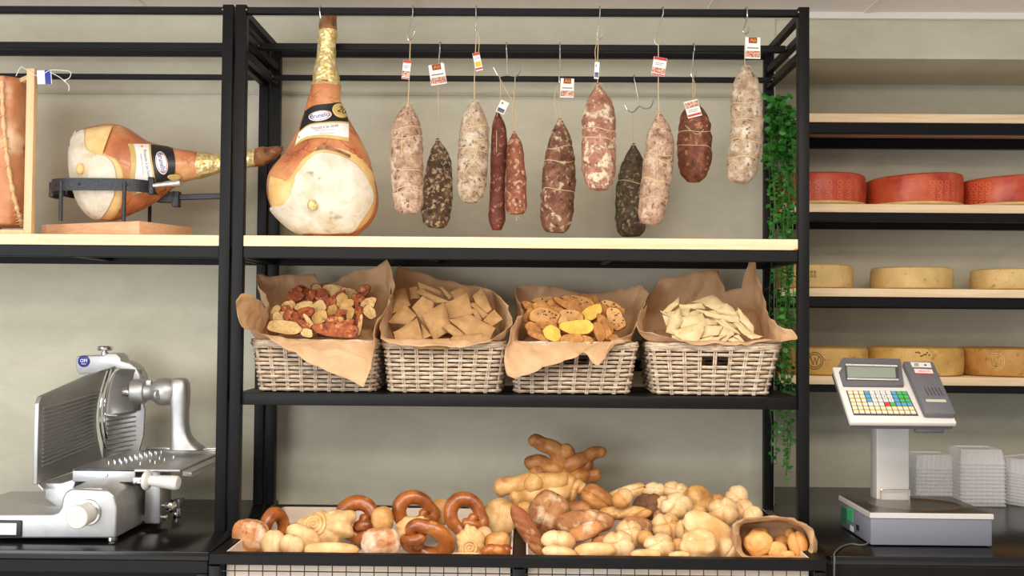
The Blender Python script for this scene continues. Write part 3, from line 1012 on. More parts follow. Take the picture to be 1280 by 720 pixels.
def label_band(t, bv, Yc, black, white, goldstrips, oval, txt, seal=None, sub=None, small=()):
    m = MB()
    strip(m, bv, *black, .0016, Yc, 36, 12)
    m.build('black_band', BLACKI, t)
    m = MB()
    strip(m, bv, *white, .0022, Yc, 36, 12)
    m.build('paper_label', CARD, t, label='white printed paper label')
    m = MB()
    for g in goldstrips:
        strip(m, bv, *g, .0028, Yc, 36, 3)
    m.build('gold_edging', GOLDI, t)
    m = MB()
    ox, oy, a, b, ang = oval
    c, s = math.cos(math.radians(ang)), math.sin(math.radians(ang))
    def el(k):
        return [(ox + a * k * math.cos(q) * c - b * k * math.sin(q) * s, oy + a * k * math.cos(q) * s + b * k * math.sin(q) * c) for q in [2 * PI * i / 20 for i in range(20)]]
    patch(m, bv, el(1), .0028, Yc, 4, 0, 2)
    m.mi = 1
    patch(m, bv, el(.95), .0034, Yc, 4, 0, 2)
    m.mi = 0
    patch(m, bv, el(.87), .0040, Yc, 4, 0, 2)
    m.mi = 2
    text_px(m, bv, txt, ox, oy, a * 1.3, b * .72, ang, .0052, Yc)
    m.build('brand_oval', [CARD, REDI, BLUEI], t, label='white oval with red ring and blue lettering')
    m = MB()
    for (x, y, w, h, an, word) in small:
        text_px(m, bv, word, x, y, w, h, an, .0032, Yc)
    m.build('label_print', GREYI, t)
    if seal:
        m = MB()
        sx, sy, ra, rb, an = seal
        c, s = math.cos(math.radians(an)), math.sin(math.radians(an))
        patch(m, bv, [(sx + ra * math.cos(q) * c - rb * math.sin(q) * s, sy + ra * math.cos(q) * s + rb * math.sin(q) * c) for q in [2 * PI * i / 20 for i in range(20)]], .0040, Yc, 4, 0, 2)
        m.mi = 1
        if sub:
            text_px(m, bv, sub, sx + 1, sy, ra * .8, rb * .75, an, .0052, Yc)
        m.build('gold_seal', [GOLDI, BLACKI], t)

# hanging ham -------------------------------------------------------------
HY = .10
t = thing('cured_ham', 'whole cured ham hanging by its shank, white fat face turned to the front', 'ham', (at(412, 292, HY).x, HY, zp1), 'whole cured hams')
prof = [(14, 399, 420), (38, 398, 421), (60, 398, 419), (86, 393, 421), (108, 390, 426), (130, 383, 427), (150, 377, 437), (172, 367, 450), (194, 354, 461),
        (215, 337, 467), (237, 333, 472), (258, 338, 473), (272, 350, 468), (283, 361, 460), (289, 374, 452)]
sp_ = spline([V(p) for p in prof], 4)
rings = []
def hring(y, xl, xr_, kd):
    c = at((xl + xr_) / 2, y, HY)
    hw = (xr_ - xl) / 2 * S(HY)
    hd = hw * kd
    return [c + V((math.cos(a) * hw, math.sin(a) * hd, 0)) for a in [2 * PI * k / 48 for k in range(48)]]
for p in sp_:
    k = .85 if p.x < 120 else max(.56, .85 - (p.x - 120) * .0028)
    rings.append(hring(p.x, p.y, p.z, k))
zb_ = zp1 + .001
last = rings[-1]
cc = sum(last, V()) / len(last)
rings.append([V((cc.x + (q.x - cc.x) * .8, cc.y + (q.y - cc.y) * .7, zb_ + .002)) for q in last])
rings.append([V((cc.x + (q.x - cc.x) * .5, cc.y + (q.y - cc.y) * .4, zb_)) for q in last])
i_f0 = next(i for i, p in enumerate(sp_) if p.x > 36)
i_f1 = next(i for i, p in enumerate(sp_) if p.x > 107)
for r in rings[i_f1:]:
    for q in r:
        d = nz(q, 12, 3) * .006
        q.y += d
m = MB().loft(rings[i_f1 - 1:])
body = m.build('ham_body', SKIN, t, angle=80)
bv = bvh_of(body)
fr_ = [[q + V((nz(q, 60, 1), nz(q, 60, 2), 0)) * .004 for q in [cc2 + (p - cc2) * 1.05 for p in r]] for r in rings[i_f0:i_f1 + 1] for cc2 in [sum(r, V()) / len(r)]]
MB().loft(fr_).build('gold_foil', FOIL, t, angle=30)
h_ = [[q + V((nz(q, 50, 4), nz(q, 50, 5), 0)) * .006 for q in r] for r in rings[:i_f0 + 1]]
cc = sum(h_[0], V()) / 48
h_ = [[cc + (q - cc) * .35 + V((0, 0, .006)) for q in h_[0]]] + h_
MB().loft(h_).build('shank_end', HOOF, t, angle=60)
Z = lambda pts: [(320 + x / 6, 180 + y / 6) for x, y in pts]
m = MB()
patch(m, bv, Z([(420, 60), (470, 25), (560, 22), (700, 45), (850, 150), (905, 260), (914, 400), (890, 520), (805, 630), (700, 668), (500, 676), (330, 668), (210, 610),
                (115, 500), (84, 420), (80, 330), (98, 240), (140, 262), (190, 284), (245, 255), (300, 180), (350, 110)]), .004, HY, 12, .004, 3, (400, 240))
m.build('fat_rim', RIM, t)
bvr = bvh_of(t.children[-1])
m = MB()
patch(m, bv, Z([(400, 105), (450, 65), (520, 50), (640, 75), (740, 130), (800, 195), (850, 285), (886, 380), (872, 460), (800, 575), (735, 655), (640, 670), (500, 674), (330, 666),
                (225, 612), (118, 505), (112, 470), (185, 472), (225, 430), (262, 385), (278, 310), (310, 210)]), .0125, HY, 14, .012, 3, (402, 246))
fat = m.build('fat_face', FAT, t)
bvf = bvh_of(fat)
p = wrap(bvf, 391, 256, .004, HY)
def facet(u): return 1 + .12 * nz(u, 2.3, 5)
MB().ball(p, (.016, .012, .017), nu=12, nv=8, fn=facet).build('bone_knob', FOIL, t, angle=20, label='gold-wrapped bone knob')
m = MB()
strip(m, bv, Z([(440, 40), (500, 20), (560, 30), (640, 60), (700, 90)]), Z([(445, 62), (500, 46), (560, 52), (640, 78), (700, 112)]), .012, HY, 20, 3)
m.build('dried_meat_edge', HOOF, t)
Q = lambda pts: [(360 + x / 8, 110 + y / 8) for x, y in pts]
label_band(t, bv, HY,
           (Q([(172, 232), (260, 178), (400, 158), (528, 150), (575, 230)]), Q([(112, 445), (220, 365), (400, 342), (520, 338), (604, 345)])),
           (Q([(112, 445), (220, 365), (400, 342), (520, 338), (604, 345)]), Q([(70, 590), (150, 530), (250, 498), (400, 494), (606, 532)])),
           [(Q([(112, 445), (220, 365), (400, 342), (520, 338), (604, 345)]), Q([(108, 458), (220, 380), (400, 358), (520, 354), (604, 362)])),
            (Q([(76, 568), (150, 508), (250, 478), (400, 470), (606, 500)]), Q([(70, 592), (150, 536), (250, 506), (400, 504), (606, 538)]))],
           (360 + 322 / 8, 110 + 279 / 8, 17.5, 7.6, -9), 'Brunello', (360 + 525 / 8, 110 + 228 / 8, 12.5, 10, 25), '20',
           [(360 + 370 / 8, 110 + 390 / 8, 33, 4.2, -7, 'Prosciutto di San Daniele'), (360 + 365 / 8, 110 + 425 / 8, 26, 2, -3, 'stagionato minimo'),
            (360 + 390 / 8, 110 + 455 / 8, 18, 2, 0, 'dolce di montagna')])
m = MB()
patch(m, bv, [(374.5 + 1.6 * math.cos(q), 172 + 2.2 * math.sin(q)) for q in [2 * PI * i / 10 for i in range(10)]], .0034, HY, 3, 0, 2)
m.build('orange_mark', YELI, t)
# rope + hook
top = sum(rings[0], V()) / 48
m = MB()
m.tube(spline([(top.x - .004, .016, zA - .012), (top.x - .004, .016, zA + .004), (top.x - .003, .0, zA + .0165), (top.x - .002, -.0155, zA + .004), (top.x, -.0155, zA - .012), (top.x + .002, .0, zA - .028),
               top + V((0, -.01, -.004))], 5), .002, 8)
tag(m.build('meat_hook', HOOK), 'steel hook holding the hanging ham by its shank', 'hook', 'steel hooks on the hanging bars')

# ham clamped on the stand ---------------------------------------------------
HY2 = .165
zbd = at(174, 276, .02).z
t = thing('cured_ham', 'whole cured ham lying level in the black iron holder', 'ham', (at(150, 276, HY2).x, HY2, zbd), 'whole cured hams')
prof = [(90, 180, 222), (93, 168, 236), (99, 163, 254), (106, 160, 264), (118, 157, 272), (130, 155.5, 275), (142, 155.5, 276), (157, 159, 272), (170, 167, 266), (182, 175, 260), (192, 179, 254),
        (202, 182, 248), (219, 186, 234), (236, 188.5, 226), (249, 190.5, 223), (262, 192, 219), (277, 193, 214.5), (300, 190, 211), (320, 186, 208), (330, 184, 206), (340, 183, 202), (349, 182.5, 194), (353, 183.5, 188)]
ycorr = 276 - proj(V((at(142, 276, HY2).x, HY2, zbd + .004)))[1]
sp2 = spline([V(p) for p in prof], 3)
rings = []
for p in sp2:
    a, b = at(p.x, p.y, HY2), at(p.x, p.z, HY2)
    c = (a + b) / 2
    hh = (a.z - b.z) / 2
    kd = .82 if p.x < 160 else min(1, .82 + (p.x - 160) * .002)
    yaw_ = -.38 * min(1, max(0, (255 - p.x) / 110))
    rings.append([c + V((yaw_ * math.sin(q) * hh * kd, math.sin(q) * hh * kd, math.cos(q) * hh)) for q in [2 * PI * k / 44 for k in range(44)]])
c0 = sum(rings[0], V()) / 44
rings = [[c0 + (q - c0) * .5 + V((-.006, 0, 0)) for q in rings[0]]] + rings
ia = next(i for i, p in enumerate(sp2) if p.x > 248) + 1
ib = next(i for i, p in enumerate(sp2) if p.x > 318) + 1
for i, r in enumerate(rings[:ia]):
    for q in r:
        q += V((0, nz(q, 13, 9), nz(q, 13, 11))) * .004
body = MB().loft(rings[:ia + 1]).build('ham_body', SKIN, t, angle=80, recalc=True)
bv = bvh_of(body)
ke = next(i for i, p in enumerate(sp2) if p.x > 98) + 1
ce = sum(rings[ke], V()) / 44
MB().loft([[ce + (q - ce) * 1.035 + V((-.004, 0, 0)) for q in r] for r in rings[:ke]]).build('fat_end', FAT, t, angle=80, recalc=True)
fr_ = [[q + V((nz(q, 60, 1), nz(q, 60, 2), nz(q, 60, 3))) * .003 for q in [cc2 + (p - cc2) * 1.06 for p in r]] for r in rings[ia:ib + 1] for cc2 in [sum(r, V()) / len(r)]]
MB().loft(fr_).build('gold_foil', FOIL, t, angle=30, recalc=True)
MB().loft([[q + V((0, nz(q, 70, 4), nz(q, 70, 5))) * .005 for q in r] for r in rings[ib:]]).build('shank_end', HOOF, t, angle=60, recalc=True)
K = 3.556
Z = lambda pts: [(x / K, 140 + y / K) for x, y in pts]
m = MB()
patch(m, bv, Z([(316, 150), (335, 95), (390, 68), (440, 60), (505, 54), (470, 75), (448, 110), (450, 160), (475, 188), (515, 205), (548, 250), (556, 310), (548, 400), (515, 478), (470, 490), (415, 482), (360, 420), (325, 320), (314, 230)]), .004, HY2, 12, .003, 3, (122, 215))
m.build('fat_rim', RIM, t)
m = MB()
patch(m, bv, Z([(314, 150), (332, 100), (375, 74), (385, 100), (385, 130), (400, 168), (440, 185), (490, 200), (520, 240), (532, 300), (518, 380), (486, 450), (450, 482), (415, 478), (360, 420), (325, 320), (314, 230)]), .009, HY2, 12, .006, 3, (104, 212))
fat = m.build('fat_face', FAT, t)
bvf = bvh_of(fat)
MB().ball(wrap(bvf, 101.5, 211, .003, HY2), (.013, .011, .017), nu=12, nv=8, fn=facet).build('bone_knob', RIM, t, label='yellow bone knob')
C3 = lambda pts: [(140 + x / 7.2, 160 + y / 7.2) for x, y in pts]
label_band(t, bv, HY2,
           (C3([(345, 150), (352, 260), (372, 380), (390, 500)]), C3([(540, 172), (560, 240), (570, 320), (560, 470)])),
           (C3([(180, 146), (205, 240), (210, 350), (200, 470), (220, 590)]), C3([(345, 150), (352, 260), (372, 380), (395, 540)])),
           [(C3([(140, 146), (165, 240), (168, 350), (158, 470), (180, 600)]), C3([(190, 146), (214, 240), (218, 350), (206, 470), (226, 595)])),
            (C3([(330, 148), (337, 260), (357, 380), (380, 540)]), C3([(348, 150), (355, 260), (375, 380), (398, 540)]))],
           (140 + 447 / 7.2, 160 + 315 / 7.2, 17.6, 8.8, 78), 'Brunello', (140 + 560 / 7.2, 160 + 446 / 7.2, 10, 4.5, 8), None,
           [(140 + 316 / 7.2, 160 + 330 / 7.2, 36, 4, 80, 'Prosciutto di San Daniele'), (140 + 270 / 7.2, 160 + 330 / 7.2, 26, 2, 82, 'stagionato minimo')])
m = MB()
patch(m, bv, [(177 + 2.6 * math.cos(q), 183.5 + 1.5 * math.sin(q)) for q in [2 * PI * i / 10 for i in range(10)]], .0034, HY2, 3, 0, 2)
m.build('orange_mark', YELI, t)

# holder
pn, pl, pr = at(174, 276, .02), at(43, 282, .19), at(226, 284, .25)
pn.z = pl.z = pr.z = zbd
ux = (pl - pn)
uy = V((-ux.y, ux.x, 0)).normalized() * (pr - pn).length
if uy.y < 0: uy = -uy
t = thing('ham_holder', 'black iron ham holder on a beech board, gripping the level ham', 'ham stand', (pn.x - .05, .16, zp1))
poly = [pn, pn + ux * .88, pn + ux * .97 + uy * .06, pn + ux + uy * .2, pn + ux + uy * .8, pn + ux * .97 + uy * .94, pn + ux * .88 + uy, pn + uy]
MB().prism([V((p.x, p.y, zbd)) for p in poly], (0, 0, -(zbd - zp1 - .0005)), .003, 2).build('base_board', BEECH, t, label='beech base board')
cxr, cyr = at(138, 232, .155).x, HY2
zr = at(138, 232, .02).z + .004
ra, rb = .158, .142
def ringpt(a, k=1.0):
    c_, s_ = math.cos(a), math.sin(a)
    return V((cxr + ra * k * math.copysign(abs(c_) ** .6, c_), cyr + rb * k * math.copysign(abs(s_) ** .6, s_), zr))
m = MB()
def strap(a0, a1, n=30, h=.038, th=.004):
    r = []
    for i in range(n + 1):
        a = a0 + (a1 - a0) * i / n
        o, q = ringpt(a, 1.0), ringpt(a, 1 + th / ra)
        r.append([o + V((0, 0, -h / 2)), q + V((0, 0, -h / 2)), q + V((0, 0, h / 2)), o + V((0, 0, h / 2))])
    return r
m.loft(strap(PI * .93, PI * 1.98, 44))
m.build('front_strap', IRON, t)
MB().loft(strap(PI * .02, PI * .93, 36)).build('rear_strap', IRON, t)
e = ringpt(PI * .97, 1.05)
m = MB()
m.box(e + V((-.028, -.01, 0)), (.018, .05, .05), bevel=.004)
m.bar(e + V((-.028, -.01, 0)), e + V((.012, 0, -.006)), .03, .022)
m.build('hinge_clamp', IRON, t)
e = ringpt(PI * 1.9, 1.02)
m = MB()
m.box(e + V((.0, -.008, .004)), (.018, .02, .054), bevel=.003)
m.build('clamp_block', IRON, t)
MB().tube([e + V((.01, -.014, .004)), e + V((.05, -.02, .008)), e + V((.085, -.024, .011)), e + V((.098, -.026, .013))], [.008, .0095, .011, .012], 14).build('clamp_handle', STEELP, t, label='polished clamp handle')
e2 = ringpt(0, 1.02) + V((0, .02, -.02))
m = MB()
m.bar(e2 + V((-.02, 0, 0)), e2 + V((.035, 0, 0)), .03, .034)
m.bar(e2 + V((.035, 0, 0)), e2 + V((.20, .02, .008)), .014, .018)
m.box(e2 + V((.04, 0, -.006)), (.022, .03, .05), bevel=.003)
m.build('shank_arm', IRON, t)
for px, Y, yb_ in ((77, None, 0), (155, None, 0), (187, None, 1)):
    best = min(range(0, 360), key=lambda d: abs(proj(ringpt(math.radians(d), 1.01))[0] - px) + (0 if (math.sin(math.radians(d)) > 0) == bool(yb_) else 999))
    q = ringpt(math.radians(best), 1.02)
    m = MB()
    m.tube([(q.x, q.y, zbd - .001), (q.x, q.y, zr + .01)], .0062, 10)
    m.build('rod', IRON, t)
m = MB()
for d in (200, 232, 264, 296):
    q = ringpt(math.radians(d), 1.03)
    m.ball(q, .004, nu=8, nv=6)
m.build('rivet', IRON, t)

# pressed ham in its wooden frame ---------------------------------------------
t = thing('pressed_ham', 'stitched pressed ham in a pale wooden frame, cut off by the left edge', 'ham', (at(-15, 292, .17).x, .17, zp1))
FY0, FY1 = .05, .30
zt = at(38, 87, FY0).z
x1_ = at(33.5, 190, FY0).x
wv = 10 * S(FY0)
xa = x1_ + wv / 2
xb_ = at(-62, 190, FY0).x
for x, y in ((xa, FY0), (at(-2, 190, FY1).x, FY1), (xb_, FY0), (xb_ - .02, FY1)):
    MB().box((x, y, (zt + zp1) / 2 + .001), (wv, wv, zt - zp1), bevel=.0015).build('frame_post', BEECH2, t, label='pale wooden frame post')
zr_ = at(20, 95, FY0 + .02).z
xq = at(-2, 190, FY1).x
for z in (zr_, zp1 + .012):
    MB().bar((xa - .002, FY0 + wv / 2, z), (xq, FY1 - wv / 2, z), .016, .014).build('frame_rail', BEECH2, t)
    MB().bar((xb_, FY0 + wv / 2, z), (xb_ - .02, FY1 - wv / 2, z), .016, .014).build('frame_rail', BEECH2, t)
MB().bar((xb_ + wv / 2, FY0, zp1 + .009), (xa - wv / 2, FY0, zp1 + .009), .016, .016).build('frame_rail', BEECH2, t)
PHY = .165
PORK = mat('pink_orange_pressed_rind', (198, 124, 78), (218, 158, 108), 14, rough=.45, bump=.3, bscale=60, spots=[((168, 74, 62), 16, .6, .68), ((236, 196, 156), 9, .55, .7)], coat=.2)
STITCH = mat('pale_rind_seam', (222, 172, 116), (236, 198, 148), 60, rough=.6, bump=.3)
pr_ = [(98, -30, 26), (106, -42, 31), (125, -50, 32.5), (160, -54, 32.5), (200, -55, 32), (240, -54, 31), (262, -50, 30), (275, -42, 28), (282, -30, 22)]
R = []
for p in spline([V(q) for q in pr_], 4):
    c = at((p.y + p.z) / 2, p.x, PHY - .03)
    hw = (p.z - p.y) / 2 * S(PHY - .03)
    R.append([c + V((math.copysign(abs(math.cos(a)) ** .75, math.cos(a)) * hw, .03 + math.copysign(abs(math.sin(a)) ** .75, math.sin(a)) * .085, 0)) for a in [2 * PI * k / 40 for k in range(40)]])
for r in R:
    for q in r:
        q += V((nz(q, 16, 1), nz(q, 16, 2), nz(q, 16, 3))) * .006
c0, c1 = sum(R[0], V()) / 40, sum(R[-1], V()) / 40
R = [[c0 + (q - c0) * .5 + V((0, 0, .003)) for q in R[0]]] + R + [[c1 + (q - c1) * .5 - V((0, 0, .003)) for q in R[-1]]]
body = MB().loft(R).build('ham_body', PORK, t, angle=80)
bv = bvh_of(body)
m = MB()
sm = spline([V((3, 102, 0)), V((4, 140, 0)), V((8, 190, 0)), V((15, 235, 0)), V((22, 265, 0)), V((26, 280, 0))], 8)
m.tube([wrap(bv, p.x, p.y, .003, PHY) for p in sm], [(.0065 + .0025 * math.sin(i * 1.9)) for i in range(len(sm))], 10)
m.build('stitched_seam', STITCH, t, label='raised pale seam')
m = MB()
for i, p in enumerate(sm[1::2]):
    d = 5 + 1.5 * math.sin(i * 2.1)
    m.tube(spline([wrap(bv, p.x - d, p.y + 2, .001, PHY), wrap(bv, p.x, p.y - .5, .010, PHY), wrap(bv, p.x + d, p.y + 2.5, .001, PHY)], 5), .0013, 5)
m.build('stitching', TWINE, t)
m = MB()
pc = at(55.5, 96.5, FY0 - .022)
s_ = S(FY0)
R_ = facing(6, 6, 14)
m.box(pc, (17 * s_, 18 * s_, .003), R_, .001)
m.mi = 1
m.box(pc + R_ @ V((.010, 0, .0006)), (7 * s_, 18 * s_, .0034), R_, .001)
m.build('plastic_seal_tag', [WHITE, BLUEI], t, label='white and blue plastic seal tag')
m = MB()
m.tube(spline([at(20, 95, .04), at(26, 84, .04), at(33, 87, .03), at(48, 95, .028), at(62, 88, .028), at(78, 88, .03), at(88, 90, .03), at(87, 97, .03), at(81, 101, .03), at(86, 107, .03), at(86, 114, .03)], 5), .0011, 6)
m.tube(spline([at(62, 90, .028), at(72, 95, .03), at(81, 101, .03)], 5), .0011, 6)
m.ball(at(81, 101, .03), .004, nu=8, nv=6)
m.build('tag_string', WHITE, t)
# ------------------------------------------------------------------ wicker baskets
def wick():
    k = NT('grey_beige_wicker')
    vec = k.coords()
    f = k.noise(k.coords((1, 1, 2.5)), 42, 4, .6)
    c = k.ramp(f, [(.3, lin((150, 124, 100))), (.5, lin((196, 174, 148))), (.7, lin((222, 204, 182)))])
    k.l(c, k.b.inputs['Base Color'])
    k.b.inputs['Roughness'].default_value = .7
    k.bump(k.noise(vec, 220, 4), .3, .002)
    return k.m
WICK = wick()
def paper_mat():
    k = NT('brown_kraft_paper')
    vec = k.coords()
    f = k.noise(vec, 14, 4, .6, dist=.5)
    c = k.ramp(f, [(.3, lin((210, 168, 124))), (.7, lin((224, 185, 142)))])
    k.l(c, k.b.inputs['Base Color'])
    k.b.inputs['Roughness'].default_value = .62
    k.b.inputs['Specular IOR Level'].default_value = .35
    vo = k.n('ShaderNodeTexVoronoi', _feature='DISTANCE_TO_EDGE')
    vo.inputs['Scale'].default_value = 9
    nd = k.n('ShaderNodeTexNoise')
    nd.inputs['Scale'].default_value = 6
    k.l(vec, nd.inputs['Vector'])
    k.l(k.mix(.25, vec, nd.outputs['Color']), vo.inputs['Vector'])
    k.bump(vo.outputs['Distance'], .5, .03)
    tr = k.n('ShaderNodeBsdfTranslucent')
    k.l(c, tr.inputs['Color'])
    mx = k.n('ShaderNodeMixShader')
    mx.inputs[0].default_value = .18
    out = k.t.nodes['Material Output']
    k.l(k.b.outputs[0], mx.inputs[1])
    k.l(tr.outputs[0], mx.inputs[2])
    k.l(mx.outputs[0], out.inputs['Surface'])
    return k.m
KRAFT = paper_mat()

zrim = at(900, 431, .03).z
YF0, YF1, YBK0, YBK1 = .045, .028, .33, .36
def rrect(cx, cy, hw, hd, r, s):
    """point at fraction s of a rounded rectangle, s = 0 at the front left corner, running along the front first"""
    segs = []
    pts = []
    for (qx, qy, a0) in ((-1, -1, PI), (1, -1, 1.5 * PI), (1, 1, 0), (-1, 1, .5 * PI)):
        for i in range(7):
            a = a0 + .5 * PI * i / 6
            pts.append(V((cx + qx * (hw - r) + r * math.cos(a), cy + qy * (hd - r) + r * math.sin(a), 0)))
    pts = pts[3:] + pts[:4]
    L = [0]
    for a, b in zip(pts, pts[1:]):
        L.append(L[-1] + (b - a).length)
    t = (s % 1.0) * L[-1]
    i = 0
    while i < len(pts) - 2 and L[i + 1] < t:
        i += 1
    p = pts[i].lerp(pts[i + 1], (t - L[i]) / max(L[i + 1] - L[i], 1e-9))
    d = (pts[i + 1] - pts[i]).normalized()
    return p, V((d.y, -d.x, 0))

class Bk: pass
def basket(label, bl, br, tl, tr, handle=True, seed=0):
    B = Bk()
    b0, b1 = at(bl, 494, YF0).x, at(br, 494, YF0).x
    t0, t1 = at(tl, 431, YF1).x, at(tr, 431, YF1).x
    B.cx = (b0 + b1) / 2
    B.cxt = (t0 + t1) / 2
    B.hw0, B.hw1 = (b1 - b0) / 2, (t1 - t0) / 2
    B.cy0, B.cy1 = (YF0 + YBK0) / 2, (YF1 + YBK1) / 2
    B.hd0, B.hd1 = (YBK0 - YF0) / 2, (YBK1 - YF1) / 2
    z0 = zs1 + .0008
    H = zrim - z0
    def per(s, z, out=0.0):
        f = (z - z0) / H
        l = lambda a, b: a + (b - a) * f
        p, n = rrect(l(B.cx, B.cxt), l(B.cy0, B.cy1), l(B.hw0, B.hw1), l(B.hd0, B.hd1), .035, s)
        p = p + n * out
        return V((p.x, p.y, z))
    B.per = per
    t = thing('wicker_basket', label, 'basket', (B.cx, B.cy0, z0), 'wicker baskets on the steel shelf')
    B.t = t
    NS = 29
    W = MB()
    rows = 11
    for r in range(rows):
        z = z0 + .009 + (H - .026) * r / (rows - 1)
        for strand in (0,):
            zz = z
            a0, a1 = 0.0, 1.0
            split = handle and r in (7, 8)
            if split:
                a0, a1 = 4 / 29 + .031, 1 + 4 / 29 - .031
            n = NS * 4
            pts = []
            for i in range(n + (1 if split else 0)):
                s = a0 + (a1 - a0) * i / n
                ph = s * NS * PI + r * PI
                pts.append(per(s, zz + .0012 * nz((s * 9, r, strand), 1.0, seed), .0062 * math.cos(ph)))
            W.tube(pts, .0050 + .0005 * nz((r, strand, 0), .7, seed), 6, closed=not split)
    W.build('woven_side', WICK, t)
    K = MB()
    for i in range(NS):
        s = i / NS
        for d in (-.0024, .0024):
            K.tube([per(s + d, z0 + .002), per(s + d, z0 + H * .5), per(s + d, z0 + H - .004)], .0030, 5)
    K.build('stake', WICK, t)
    R = MB()
    n = 120
    for k, (dz, do, rr) in enumerate(((-.006, .006, .0052), (.001, .0035, .005), (-.001, -.004, .005), (-.011, .004, .0045))):
        R.tube([per(i / n, z0 + H + dz + .0016 * math.sin(i * .9 + k * 2), do + .0014 * math.cos(i * .9 + k * 2)) for i in range(n)], rr, 7, closed=True)
    R.build('rim', WICK, t)
    D = MB()
    pts = [per(i / 40, z0 + .004, -.004) for i in range(40)]
    D.loft([pts, [p + V((0, 0, .004)) for p in pts]])
    D.build('bottom', WICK, t)
    B.z0, B.H = z0, H
    return B

def paper(B, label, tips, mound, seed=0, rim_k=1.0):
    """kraft sheet stuffed into the basket; tips: (s, px, py, Y) along its free edge"""
    tips = sorted(tips)
    N = 176
    def tip(s):
        T = tips
        for i in range(len(T)):
            a, b = T[i], T[(i + 1) % len(T)]
            sa, sb = a[0], b[0] + (1 if i == len(T) - 1 else 0)
            q = s if s >= T[0][0] else s + 1
            if sa <= q <= sb:
                f = (q - sa) / max(sb - sa, 1e-9)
                f = f * f * (3 - 2 * f) * .5 + f * .5
                return at(a[1], a[2], a[3]).lerp(at(b[1], b[2], b[3]), f)
    rings = []
    for row in range(5):          # inside the basket, from the mound's top outward
        f = row / 4
        ring = []
        for i in range(N):
            s = i / N
            rimp = B.per(s, B.z0 + B.H + .004, -.011)
            c = V((B.cxt, B.cy1 + .02, 0))
            k = .12 + .88 * f
            p = V((c.x + (rimp.x - c.x) * k, c.y + (rimp.y - c.y) * k, 0))
            g = min(max((p.y - YF1) / (YBK1 - YF1), 0), 1)
            hz = mound * .72 * g * (1 - f ** 4) - .03 * (1 - f)
            p.z = B.z0 + B.H - .006 + hz
            ring.append(p)
        rings.append(ring)
    M = 12
    for row in range(1, M + 1):
        f = row / M
        ring = []
        for i in range(N):
            s = i / N
            rimp = B.per(s, B.z0 + B.H + .004, -.010)
            out = B.per(s, B.z0 + B.H + .004, .012)
            T = tip(s)
            if T.z < rimp.z - .01:
                mid = out + V((0, 0, .010))
            else:
                mid = (rimp * .45 + T * .55) + (out - rimp) * .2
                mid.z = max(mid.z, rimp.z + .012)
            p = rimp * (1 - f) ** 2 + mid * 2 * f * (1 - f) + T * f * f
            a = min(1, f * 1.6)
            p = p + V((nz(p, 13, seed), nz(p, 13, seed + 2), nz(p, 13, seed + 4))) * a * .008
            rd = lambda k_, o_: 1 - 2.6 * abs(nz(p, k_, seed + o_))
            p = p + V((rd(11, 6), -abs(rd(11, 8)), rd(11, 10))) * a * .0055 + V((rd(24, 12), rd(24, 14), rd(24, 16))) * a * .0022
            w = 1 - abs(2 * ((s * 17 + .3 * seed) % 1.0) - 1)
            p = p + V((0, -.006 * w * f, 0))
            ring.append(p)
        rings.append(ring)
    m = MB()
    m.loft(rings, cap=False)
    o = m.build('kraft_paper_sheet', KRAFT, angle=24, solid=.0007)
    return tag(o, label, 'paper', 'brown paper sheets lining the baskets')

B1 = basket('wicker basket of red toasted bread slices, nearest the slicer', 323, 466, 314, 469, True, 1)
B2 = basket('wicker basket of square brown crackers, its front without a handle hole', 486, 624, 479, 630, False, 2)
B3 = basket('wicker basket of raisin and yellow toasts', 645, 786, 643, 796, True, 3)
B4 = basket('wicker basket of pale flatbread pieces, its front handle hole open', 820, 960, 812, 976, True, 4)
paper(B1, 'brown paper lining the basket of red toasts, big flap hanging in front',
      [(0, 306, 408, -.08), (.03, 330, 420, -.02), (.09, 362, 442, -.03), (.18, 415, 469, -.04), (.255, 453, 484, -.045), (.275, 462, 460, -.03), (.295, 468, 425, -.02), (.31, 469, 402, .0), (.36, 486, 380, .1),
       (.45, 492, 358, .2), (.5, 482, 326, .29), (.56, 450, 338, .34), (.62, 418, 353, .36), (.66, 404, 362, .36), (.69, 393, 344, .36), (.74, 355, 345, .35), (.79, 318, 345, .31), (.84, 334, 380, .2),
       (.88, 330, 384, .13), (.91, 316, 368, -.03), (.94, 298, 371, -.09), (.97, 291, 381, -.10), (.985, 298, 400, -.095)], .13, 1)
paper(B2, 'brown paper lining the basket of square crackers, folded low in front',
      [(0, 472, 424, .0), (.06, 500, 433, -.01), (.14, 545, 434, -.012), (.2, 578, 436, -.012), (.25, 612, 428, -.008), (.275, 632, 416, .0), (.31, 639, 405, .04), (.36, 636, 392, .1), (.42, 630, 378, .18), (.5, 616, 364, .29),
       (.56, 590, 358, .34), (.63, 555, 352, .37), (.7, 525, 343, .37), (.76, 497, 333, .36), (.8, 491, 347, .31), (.85, 487, 372, .2), (.92, 478, 398, .1), (.96, 473, 412, .04)], .14, 2)
paper(B3, 'brown paper lining the basket of yellow toasts, long flap hanging in front',
      [(0, 629, 448, -.02), (.02, 631, 470, -.04), (.05, 640, 473, -.045), (.11, 678, 462, -.045), (.165, 719, 448, -.035), (.185, 727, 440, -.03), (.21, 738, 449, -.04), (.23, 746, 456, -.045), (.26, 760, 437, -.03), (.28, 768, 427, -.02), (.31, 786, 420, .02),
       (.36, 797, 405, .08), (.42, 801, 390, .16), (.47, 809, 366, .25), (.51, 800, 359, .32), (.56, 775, 361, .36), (.62, 749, 369, .37), (.68, 722, 366, .37), (.74, 685, 358, .37), (.79, 641, 359, .34), (.84, 648, 378, .24), (.9, 651, 390, .12),
       (.95, 645, 398, .05), (.98, 636, 412, .0)], .115, 3)
